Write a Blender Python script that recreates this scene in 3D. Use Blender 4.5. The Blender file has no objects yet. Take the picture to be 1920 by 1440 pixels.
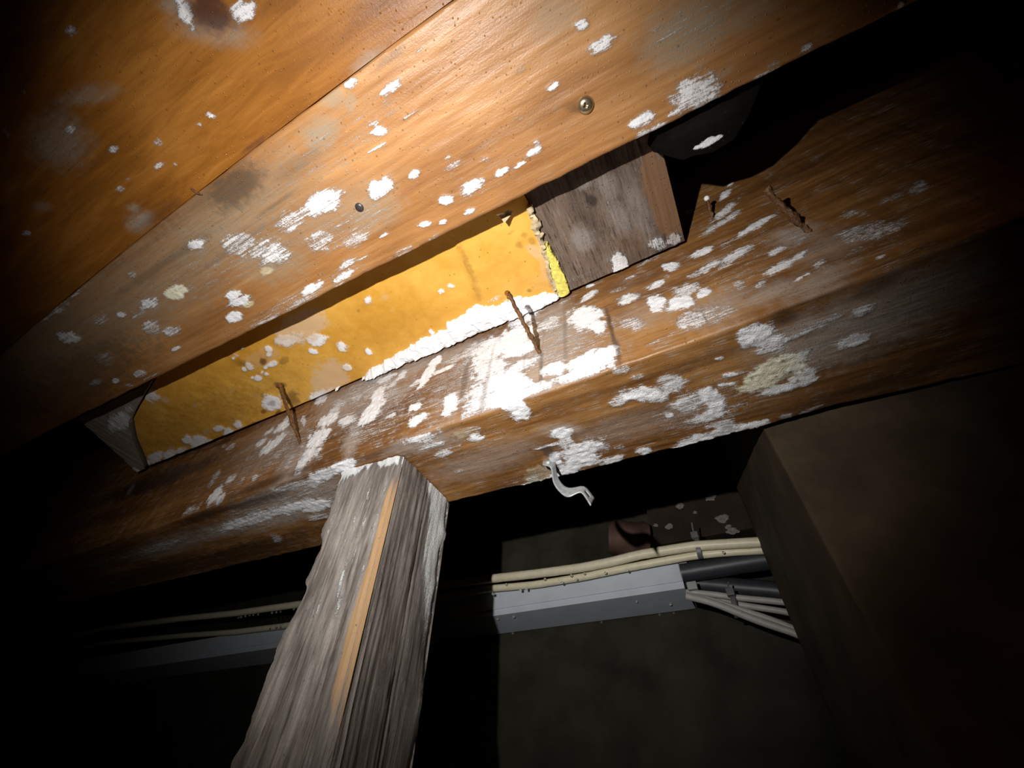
import bpy, bmesh, math, random
import numpy as np
from mathutils import Vector, Matrix

# ---------------------------------------------------------------- camera, lamp, exposure
scene = bpy.context.scene
CAM_ROT = [[0.890285, -0.309446, -0.334121], [0.452103, 0.688748, 0.566771], [0.05474, -0.655644, 0.753083]]
cam = bpy.data.objects.new('camera', bpy.data.cameras.new('camera'))
scene.collection.objects.link(cam)
r = CAM_ROT
cam.matrix_world = Matrix(((r[0][0], -r[0][1], -r[0][2], 0), (r[1][0], -r[1][1], -r[1][2], 0), (r[2][0], -r[2][1], -r[2][2], 0), (0, 0, 0, 1)))
cam.data.sensor_width = 36.0
cam.data.lens = 15.0
cam.data.clip_start = 0.005
scene.camera = cam

world = bpy.data.worlds.new('world')
scene.world = world
world.use_nodes = True
world.node_tree.nodes['Background'].inputs['Color'].default_value = (0.6, 0.75, 1.0, 1)
world.node_tree.nodes['Background'].inputs['Strength'].default_value = 0.0004

# a hand-held torch, up and to the left of the camera: the only light down here
torch = bpy.data.lights.new('torch', 'SPOT')
torch.energy = 18.5
torch.color = (1.0, 0.965, 0.92)
torch.spot_size = math.radians(107)
torch.spot_blend = 1.0
torch.shadow_soft_size = 0.004
torch_obj = bpy.data.objects.new('torch', torch)
scene.collection.objects.link(torch_obj)
torch_obj.location = (-0.10, -0.13, 0.07)
aim = Vector((-0.245, 0.262, 0.464)) - torch_obj.location
torch_obj.rotation_euler = aim.to_track_quat('-Z', 'Y').to_euler()

scene.view_settings.view_transform = 'Standard'
scene.view_settings.look = 'None'
scene.view_settings.exposure = 0.0
scene.view_settings.gamma = 1.0
scene.view_settings.use_curve_mapping = False

# ---------------------------------------------------------------- measured outlines (metres, on each surface's own plane)
# growth lists: centre, two half axes (in the plane of the surface), strength, kind (0 white and some painted glints, 1 grey film, 2 dark stain and tint, 3 cream)
GROWTH_KNOT = (
    '-0.2397,-0.1208,0.0074,0.0134,-0.0157,0.0022,1.00,2;-0.2438,-0.1177,0.0072,0.0070,-0.0074,0.0025,0.80,2;-0.2580,-0.1316,0.0063,0.0014,-0.0046,0.0098,0.85,0;-0.2138,-0.1106,0.0088,0.0061,-0.0080,0.0045,0.80,0;'
    '-0.2471,-0.1126,0.0209,0.0145,-0.0080,0.0042,0.51,1;-0.2602,-0.1378,0.0103,0.0052,-0.0048,0.0033,0.72,1;-0.3577,-0.1678,0.0054,0.0028,-0.0045,0.0024,0.62,0;-0.3017,-0.0733,0.0021,0.0034,-0.0038,0.0009,0.75,0;'
    '-0.3183,-0.0734,0.0027,0.0028,-0.0026,0.0010,0.55,0;-0.4140,-0.0982,0.0059,0.0029,-0.0043,0.0025,0.70,0;-0.3682,-0.0813,0.0048,0.0024,-0.0039,0.0026,0.60,0;-0.3872,-0.0680,0.0055,0.0027,-0.0037,0.0025,0.55,0;'
    '-0.3709,-0.0617,0.0020,0.0010,-0.0018,0.0013,0.70,0;-0.4464,-0.0729,0.0052,0.0025,-0.0043,0.0026,0.55,0;-0.4282,-0.0732,0.0041,0.0020,-0.0026,0.0016,0.50,0;-0.5940,-0.0918,0.0052,0.0025,-0.0057,0.0027,0.65,0;'
    '-0.4580,-0.1267,0.0132,0.0146,-0.0260,0.0065,0.72,1;-0.4373,-0.1275,0.0063,0.0031,-0.0039,0.0020,0.55,0;-0.4952,-0.1542,0.0073,0.0036,-0.0059,0.0026,0.50,0;-0.4447,-0.1634,0.0046,0.0023,-0.0038,0.0017,0.35,0;'
    '-0.3943,-0.1360,0.0241,0.0078,-0.0046,0.0039,0.58,1;-0.5440,-0.0993,0.0071,0.0035,-0.0038,0.0019,0.72,1;-0.4605,-0.0419,0.0153,0.0010,-0.0031,0.0063,0.94,1;-0.4528,-0.0539,0.0054,0.0026,-0.0033,0.0021,0.72,1;'
    '-0.7707,-0.0096,0.0144,0.0066,-0.0106,0.0049,0.43,1;-0.3884,-0.1833,0.0253,0.0128,-0.0119,0.0056,0.30,2;-0.2824,-0.0374,0.0239,-0.0001,-0.0002,0.0036,0.60,2;-0.1435,-0.0393,0.0122,-0.0000,0.0005,0.0035,0.65,1;'
    '-0.4314,-0.0373,0.0455,-0.0010,-0.0015,0.0071,0.50,2')

GROWTH_JOIST = (  # a few thin white streaks here are glints painted into the colour
    '-0.2065,-0.0006,0.0829,-0.0007,0.0000,0.0247,0.30,0;-0.4115,0.0309,0.1105,-0.0033,-0.0087,0.0314,0.30,0;-0.2573,0.0644,0.0582,0.0012,-0.0041,0.0205,0.36,0;-0.5907,0.0341,0.1275,0.0016,-0.0226,0.0356,0.26,0;'
    '-0.3684,0.1042,0.1186,-0.0008,-0.0037,0.0110,0.40,0;0.0964,0.0618,0.0380,-0.0024,0.0071,0.0187,0.30,0;-0.1054,0.0854,0.0633,0.0004,0.0003,0.0192,0.26,0;-0.1721,-0.0416,0.0100,0.0050,-0.0047,0.0052,0.75,0;'
    '-0.1667,-0.0335,0.0067,0.0034,-0.0036,0.0041,0.70,0;-0.1896,-0.0333,0.0103,0.0051,-0.0044,0.0048,1.00,1;-0.1754,-0.0227,0.0043,0.0021,-0.0032,0.0037,0.72,1;-0.1377,-0.0147,0.0105,-0.0001,0.0005,0.0041,0.72,0;'
    '-0.2191,-0.0157,0.0176,-0.0013,0.0012,0.0095,1.00,1;-0.1667,0.0069,0.0087,0.0028,-0.0019,0.0037,0.80,0;-0.1685,-0.0001,0.0067,0.0022,-0.0010,0.0018,0.60,0;-0.1791,0.0169,0.0129,0.0007,-0.0002,0.0017,0.70,0;'
    '-0.1335,0.0094,0.0109,0.0007,-0.0000,0.0016,0.55,0;-0.1008,-0.0246,0.0044,0.0004,0.0000,0.0014,0.50,0;-0.1969,0.0473,0.0145,0.0001,-0.0006,0.0079,0.95,0;-0.1597,0.0518,0.0071,0.0000,-0.0001,0.0032,0.95,0;'
    '-0.1154,0.0870,0.0139,-0.0015,0.0008,0.0063,0.85,0;-0.1455,0.0853,0.0081,0.0017,-0.0015,0.0048,0.95,0;-0.0826,0.0869,0.0071,-0.0002,0.0003,0.0033,0.90,0;-0.1790,0.0959,0.0075,0.0015,-0.0011,0.0031,1.00,0;'
    '-0.1600,0.1026,0.0058,0.0002,-0.0003,0.0026,1.00,0;-0.1296,0.1058,0.0062,0.0002,-0.0002,0.0021,0.95,0;-0.1212,0.0617,0.0105,-0.0001,0.0001,0.0032,0.50,0;-0.0914,0.0712,0.0070,0.0010,-0.0004,0.0032,0.50,0;'
    '-0.1233,0.0555,0.0052,-0.0000,0.0002,0.0054,0.45,0;-0.2636,0.0308,0.0264,0.0005,-0.0016,0.0094,0.80,0;-0.2554,0.0378,0.0151,-0.0008,-0.0003,0.0066,0.75,0;-0.3061,0.0314,0.0192,0.0029,-0.0050,0.0105,0.62,0;'
    '-0.3770,0.0246,0.0199,0.0095,-0.0133,0.0111,0.62,0;-0.3524,0.0465,0.0214,0.0127,-0.0152,0.0119,0.66,0;-0.3609,0.0480,0.0336,0.0160,-0.0203,0.0182,0.87,1;-0.4214,0.0033,0.0129,0.0020,-0.0036,0.0053,0.90,0;'
    '-0.2929,0.0615,0.0196,0.0026,-0.0049,0.0113,0.60,0;-0.2581,0.0782,0.0196,0.0010,-0.0019,0.0074,0.55,0;-0.2255,0.0612,0.0299,0.0042,-0.0048,0.0146,0.72,1;-0.3755,0.0611,0.0081,0.0038,-0.0043,0.0038,0.50,3;'
    '-0.5016,0.0329,0.0154,0.0031,-0.0070,0.0075,0.95,3;-0.5016,0.0329,0.0154,0.0031,-0.0070,0.0075,0.90,0;-0.5479,0.0283,0.0178,0.0013,-0.0049,0.0068,0.72,0;-0.5969,0.0216,0.0065,0.0031,-0.0065,0.0039,0.75,0;'
    '-0.5797,0.0322,0.0076,0.0058,-0.0099,0.0048,0.50,0;-0.6275,0.0152,0.0133,0.0062,-0.0128,0.0073,0.50,0;-0.6063,0.0052,0.0143,0.0067,-0.0081,0.0047,0.51,1;-0.5802,0.0515,0.0087,0.0087,-0.0144,0.0065,0.65,0;'
    '-0.5590,0.0668,0.0164,0.0038,-0.0070,0.0066,0.65,0;-0.7017,0.0131,0.0094,0.0097,-0.0157,0.0057,0.75,0;-0.4387,0.0656,0.0106,0.0029,-0.0045,0.0049,1.00,0;-0.4382,0.0755,0.0160,0.0058,-0.0068,0.0065,0.85,0;'
    '-0.4321,0.0825,0.0095,0.0011,-0.0026,0.0042,0.60,3;-0.4632,0.0881,0.0137,0.0031,-0.0052,0.0060,1.00,0;-0.6926,0.0569,0.0116,0.0102,-0.0180,0.0079,0.50,0;-0.6189,-0.0296,0.0357,-0.0009,-0.0049,0.0103,0.70,0;'
    '-0.6424,-0.0243,0.0308,-0.0009,-0.0037,0.0074,1.00,1;-0.6855,-0.0249,0.0319,0.0080,-0.0150,0.0100,0.65,0;-0.7175,-0.0381,0.0376,0.0137,-0.0212,0.0110,0.65,1;-0.7343,-0.0460,0.0108,0.0050,-0.0116,0.0051,0.40,0;'
    '-0.7209,0.0882,0.0061,0.0027,-0.0065,0.0038,0.90,0;-0.7119,0.1013,0.0077,0.0034,-0.0043,0.0026,0.55,0;-0.6726,0.0946,0.0137,0.0022,-0.0062,0.0056,0.70,0;-0.7526,0.0773,0.0147,0.0041,-0.0070,0.0047,0.50,0;'
    '-0.8293,0.0544,0.0079,0.0064,-0.0122,0.0049,0.35,0;-0.6758,0.1130,0.0148,0.0013,-0.0049,0.0052,0.70,0;-0.7289,0.1158,0.0167,-0.0014,-0.0037,0.0061,0.75,0;-0.6604,0.1055,0.0240,0.0007,-0.0017,0.0022,0.50,0;'
    '-0.5799,0.0884,0.0118,0.0005,-0.0019,0.0027,0.80,0;-0.8934,0.0352,0.0091,0.0074,-0.0058,0.0021,0.30,0;-0.4823,0.0194,0.0084,0.0040,-0.0052,0.0036,0.40,0;-0.5301,-0.0062,0.0060,0.0029,-0.0042,0.0026,0.50,0;'
    '-0.3429,0.1005,0.0197,0.0002,-0.0015,0.0048,0.95,0;-0.2975,0.1054,0.0186,0.0001,-0.0009,0.0035,0.85,0;-0.2674,0.1138,0.0153,0.0000,-0.0006,0.0029,1.00,0;-0.2802,0.0948,0.0152,0.0002,-0.0011,0.0045,0.70,0;'
    '-0.2252,0.0875,0.0076,0.0004,-0.0004,0.0021,0.70,0;-0.2631,0.0974,0.0108,0.0004,-0.0006,0.0022,0.60,0;-0.4336,0.1132,0.0228,-0.0009,-0.0019,0.0052,0.75,0;-0.4671,0.1166,0.0236,-0.0003,-0.0018,0.0040,0.70,0;'
    '-0.3728,0.1086,0.0286,0.0001,-0.0013,0.0037,0.55,0;-0.3249,0.1128,0.0300,0.0000,-0.0009,0.0030,0.60,0;-0.2170,0.1099,0.0193,0.0001,-0.0004,0.0028,0.50,0;-0.1803,0.1129,0.0135,-0.0006,-0.0002,0.0038,0.50,0;'
    '0.0237,0.0204,0.0054,0.0010,0.0002,0.0038,0.85,0;0.0348,0.0388,0.0101,-0.0007,0.0018,0.0052,0.75,0;0.0287,0.0410,0.0051,-0.0008,0.0009,0.0022,0.60,0;-0.0118,0.0470,0.0058,-0.0004,0.0007,0.0024,0.80,0;'
    '0.0072,0.0060,0.0191,0.0009,0.0023,0.0103,0.43,1;0.0918,0.1042,0.0192,-0.0029,0.0059,0.0153,0.72,0;0.0878,0.0981,0.0096,-0.0014,0.0029,0.0075,0.80,0;0.1046,0.1045,0.0093,-0.0014,0.0030,0.0075,0.55,0;'
    '0.0770,0.1110,0.0103,-0.0006,0.0010,0.0035,0.70,0;0.0496,0.1045,0.0112,-0.0005,0.0013,0.0053,0.92,0;0.0610,0.1165,0.0108,-0.0002,0.0009,0.0041,0.75,0;0.0458,0.1145,0.0085,-0.0002,0.0008,0.0037,0.60,0;'
    '-0.0480,0.0850,0.0086,-0.0002,0.0005,0.0037,0.85,0;-0.0641,0.0897,0.0079,-0.0005,0.0003,0.0023,0.85,0;-0.0430,0.0801,0.0047,-0.0001,0.0004,0.0032,0.60,0;-0.0490,0.0537,0.0064,0.0000,0.0004,0.0034,0.45,0;'
    '-0.0317,0.0239,0.0076,0.0002,0.0005,0.0030,0.40,0;0.1533,0.1130,0.0068,-0.0004,0.0016,0.0041,0.55,0;0.1774,0.1138,0.0049,-0.0003,0.0020,0.0049,0.60,0;0.0964,0.0618,0.0272,-0.0028,0.0071,0.0172,0.94,1;'
    '0.1378,0.0722,0.0198,-0.0004,0.0028,0.0074,0.58,1;0.1423,0.1160,0.0089,-0.0002,0.0006,0.0017,0.60,0;0.1883,0.1200,0.0072,-0.0002,0.0005,0.0012,0.85,0;0.2048,0.1203,0.0044,-0.0001,0.0005,0.0012,0.60,0;'
    '0.0747,0.0491,0.0051,0.0002,0.0004,0.0015,0.50,0;0.2391,0.1156,0.0016,-0.0012,0.0014,0.0018,0.80,0;0.1664,0.0833,0.0102,0.0017,0.0010,0.0037,0.35,0;0.0537,0.0629,0.0192,-0.0001,0.0011,0.0039,0.30,2;'
    '0.0333,0.0566,0.0057,0.0009,0.0002,0.0031,0.30,2;0.0023,0.0703,0.0104,0.0025,-0.0004,0.0057,0.60,2;0.1137,0.1009,0.0109,-0.0005,0.0008,0.0025,0.58,1;-0.3956,0.0043,0.1272,-0.0014,-0.0077,0.0290,0.72,1;'
    '-0.5594,0.0146,0.1573,0.0039,-0.0235,0.0388,0.61,1;-0.2794,0.0474,0.0727,-0.0015,-0.0028,0.0199,0.43,1;-0.7298,0.0069,0.1572,0.0042,-0.0469,0.0542,0.65,1;-0.3326,-0.0190,0.0392,0.0021,-0.0050,0.0173,0.75,2;'
    '-0.3611,-0.0224,0.0412,0.0004,-0.0030,0.0131,0.40,2;-0.4872,0.0022,0.1013,0.0002,-0.0022,0.0051,0.50,2;-0.3949,0.0248,0.0690,-0.0026,-0.0009,0.0041,0.45,2;-0.3041,0.0112,0.0395,-0.0012,-0.0003,0.0028,0.50,2;'
    '-0.1259,-0.0314,0.0227,-0.0008,0.0007,0.0035,0.50,2;-0.2572,-0.0051,0.0358,-0.0002,-0.0006,0.0085,0.40,2;-0.2622,0.0143,0.0309,-0.0006,-0.0002,0.0027,0.35,2;-0.7792,0.0688,0.1885,-0.0014,-0.0369,0.0429,0.60,2;'
    '0.1064,0.1445,0.0239,-0.0012,0.0011,0.0038,0.50,2;0.0496,0.0205,0.0702,-0.0036,0.0010,0.0028,0.20,2')

GROWTH_PANEL = (  # starts with a broad dark tint over the left part
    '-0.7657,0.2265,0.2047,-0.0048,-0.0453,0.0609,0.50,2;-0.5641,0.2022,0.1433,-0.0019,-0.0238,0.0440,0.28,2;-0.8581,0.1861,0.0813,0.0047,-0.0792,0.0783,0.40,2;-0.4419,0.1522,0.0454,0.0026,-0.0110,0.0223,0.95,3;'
    '-0.4731,0.1600,0.0235,0.0058,-0.0077,0.0096,0.90,0;-0.4371,0.1766,0.0158,0.0073,-0.0089,0.0092,0.90,0;-0.4696,0.2412,0.0378,0.0016,-0.0158,0.0308,0.75,3;-0.5100,0.2636,0.0274,0.0009,-0.0063,0.0116,0.90,0;'
    '-0.4092,0.2018,0.0038,0.0085,-0.0084,0.0043,0.85,0;-0.3796,0.2259,0.0028,0.0060,-0.0055,0.0030,0.95,0;-0.4562,0.1908,0.0040,0.0051,-0.0056,0.0035,0.95,0;-0.4294,0.2361,0.0056,0.0043,-0.0058,0.0052,0.95,0;'
    '-0.3235,0.1580,0.0066,-0.0004,-0.0013,0.0070,0.70,0;-0.3014,0.1640,0.0058,0.0027,-0.0040,0.0051,0.45,3;-0.3043,0.1849,0.0053,0.0025,-0.0031,0.0040,0.35,3;-0.2124,0.1871,0.0050,0.0023,-0.0020,0.0032,0.60,0;'
    '-0.2278,0.1883,0.0044,0.0021,-0.0025,0.0039,0.70,0;-0.2758,0.2359,0.0016,0.0058,-0.0041,0.0018,0.80,0;-0.3475,0.1647,0.0027,0.0012,-0.0022,0.0026,0.50,2;-0.5987,0.2411,0.0131,0.0104,-0.0167,0.0122,1.00,0;'
    '-0.5989,0.2424,0.0059,0.0047,-0.0067,0.0049,0.80,2;-0.5328,0.2690,0.0099,0.0031,-0.0057,0.0066,1.00,0;-0.7642,0.1610,0.0025,0.0062,-0.0072,0.0028,0.80,3;-0.7272,0.1909,0.0044,0.0019,-0.0046,0.0034,0.70,3;'
    '-0.7763,0.1450,0.0027,0.0130,-0.0191,0.0063,0.70,0;-0.6964,0.2553,0.0045,0.0070,-0.0112,0.0061,0.90,0;-0.8213,0.2453,0.0015,0.0094,-0.0151,0.0059,0.95,0;-0.8077,0.2576,0.0211,0.0091,-0.0205,0.0152,0.85,0;'
    '-0.7884,0.2691,0.0057,0.0096,-0.0127,0.0066,0.85,0;-0.7320,0.2637,0.0111,0.0048,-0.0123,0.0099,0.90,0;-0.7384,0.2473,0.0110,0.0048,-0.0074,0.0058,0.75,0;-0.7671,0.2439,0.0074,0.0032,-0.0077,0.0058,0.60,3;'
    '-0.9282,0.2527,0.0315,-0.0045,-0.0080,0.0122,0.90,0;-0.8950,0.2582,0.0235,0.0007,-0.0110,0.0113,0.85,0;-0.8645,0.2594,0.0172,0.0005,-0.0074,0.0079,0.80,0;-0.9664,0.2576,0.0083,0.0035,-0.0135,0.0087,0.85,0;'
    '-0.8724,0.2460,0.0069,0.0030,-0.0059,0.0041,0.70,3;-0.8459,0.2574,0.0078,0.0034,-0.0072,0.0051,0.60,3;-0.5695,0.1703,-0.0017,0.0080,-0.0070,0.0013,0.95,0;-0.5818,0.1705,0.0001,0.0045,-0.0048,0.0014,0.90,0;'
    '-0.5767,0.1941,0.0043,0.0044,-0.0065,0.0040,0.95,0;-0.5320,0.1816,0.0099,0.0023,-0.0041,0.0048,0.95,0;-0.5139,0.1591,0.0034,0.0045,-0.0060,0.0033,0.95,0;-0.5226,0.1670,0.0045,0.0021,-0.0040,0.0036,0.90,0;'
    '-0.5471,0.1827,0.0039,0.0018,-0.0034,0.0030,0.90,0;-0.5560,0.1927,0.0026,0.0036,-0.0044,0.0025,0.80,0;-0.5696,0.1456,0.0042,0.0057,-0.0032,0.0016,0.50,0;-0.5770,0.1477,0.0031,0.0014,-0.0035,0.0029,0.80,0;'
    '-0.5496,0.1406,0.0030,0.0014,-0.0025,0.0021,0.90,0;-0.5853,0.1890,0.0032,0.0014,-0.0028,0.0024,0.80,0;-0.5604,0.1872,0.0031,0.0014,-0.0035,0.0031,0.80,0;-0.6367,0.1943,0.0033,0.0015,-0.0030,0.0025,0.50,3;'
    '-0.6127,0.2179,0.0033,0.0015,-0.0030,0.0026,0.50,3;-0.6377,0.2067,0.0042,0.0019,-0.0031,0.0025,0.40,3;-0.5555,0.2182,0.0076,0.0060,-0.0061,0.0045,0.90,2;-0.6002,0.2234,0.0041,0.0018,-0.0049,0.0043,0.60,2;'
    '-0.6068,0.2647,0.0069,0.0030,-0.0071,0.0066,1.00,2;-0.6287,0.2509,0.0052,0.0023,-0.0052,0.0046,0.80,2;-0.6680,0.2692,0.0089,0.0039,-0.0090,0.0078,0.90,2;-0.5390,0.1673,0.0400,0.0030,-0.0094,0.0145,0.45,3;'
    '-0.5417,0.1727,0.0054,0.0024,-0.0059,0.0052,0.90,2;-0.5111,0.1855,0.0091,0.0041,-0.0072,0.0068,0.60,2;-0.5782,0.1595,0.0085,0.0066,-0.0091,0.0060,0.60,2;-0.5578,0.2488,0.0153,0.0006,-0.0105,0.0173,0.70,2;'
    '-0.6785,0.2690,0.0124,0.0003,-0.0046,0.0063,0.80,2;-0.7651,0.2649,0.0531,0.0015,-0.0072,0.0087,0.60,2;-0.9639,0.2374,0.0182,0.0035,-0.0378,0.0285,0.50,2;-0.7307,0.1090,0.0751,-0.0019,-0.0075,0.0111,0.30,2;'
    '-0.1104,0.1754,0.0046,0.0033,-0.0027,0.0037,0.50,2;-0.0936,0.1778,0.0031,0.0047,-0.0041,0.0029,0.50,2;-0.0984,0.1678,0.0044,0.0021,-0.0016,0.0034,0.45,2;-0.1123,0.1583,0.0050,-0.0004,0.0001,0.0018,0.50,2;'
    '-0.0959,0.1932,0.0057,0.0131,-0.0070,0.0034,0.60,3;-0.0931,0.2133,0.0076,0.0014,-0.0058,0.0299,0.50,3;-0.0858,0.1908,0.0061,0.0012,-0.0037,0.0193,0.60,3;-0.0837,0.1741,0.0036,0.0007,-0.0031,0.0160,0.70,3;'
    '-0.1060,0.2308,0.0120,0.0057,-0.0060,0.0133,0.35,3;-0.1246,0.2343,0.0031,0.0014,-0.0013,0.0027,0.70,2;-0.0941,0.2284,0.0038,0.0008,-0.0047,0.0210,0.40,2;-0.1785,0.1766,0.0048,0.0002,-0.0058,0.0349,0.50,2;'
    '-0.1835,0.2024,0.0056,0.0006,-0.0050,0.0213,0.40,2;-0.1377,0.1770,0.0169,-0.0113,0.0017,0.0027,0.22,2;-0.1206,0.2003,0.0184,-0.0089,0.0020,0.0049,0.20,2;-0.1680,0.2265,0.0100,0.0006,-0.0008,0.0045,0.50,0;'
    '-0.1546,0.2380,0.0142,0.0007,-0.0010,0.0060,0.50,0;-0.3281,0.2473,0.0363,-0.0044,-0.0004,0.0025,0.25,2;-0.1238,0.2144,0.0084,0.0040,-0.0031,0.0065,0.22,2')

GROWTH_RIDGE = (
    '-0.1283,0.2551,0.0292,0.0024,-0.0015,0.0092,1.00,0;-0.1161,0.2582,0.0142,0.0050,-0.0021,0.0059,1.00,0;-0.1587,0.2541,0.0262,0.0001,-0.0018,0.0141,1.00,0;-0.1939,0.2523,0.0224,0.0018,-0.0038,0.0159,1.00,0;'
    '-0.2012,0.2434,0.0157,0.0038,-0.0047,0.0123,1.00,0;-0.2314,0.2520,0.0269,0.0002,-0.0031,0.0146,1.00,0;-0.2696,0.2570,0.0284,-0.0009,-0.0029,0.0134,1.00,0;-0.3020,0.2576,0.0260,-0.0008,-0.0030,0.0120,1.00,0;'
    '-0.3373,0.2606,0.0256,-0.0017,-0.0029,0.0114,1.00,0;-0.3630,0.2622,0.0205,-0.0007,-0.0031,0.0098,1.00,0;-0.3939,0.2629,0.0214,-0.0014,-0.0025,0.0082,1.00,0;-0.4145,0.2665,0.0143,-0.0018,-0.0012,0.0046,0.90,0;'
    '-0.5083,0.2752,0.0283,-0.0075,-0.0018,0.0122,0.80,0')

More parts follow.
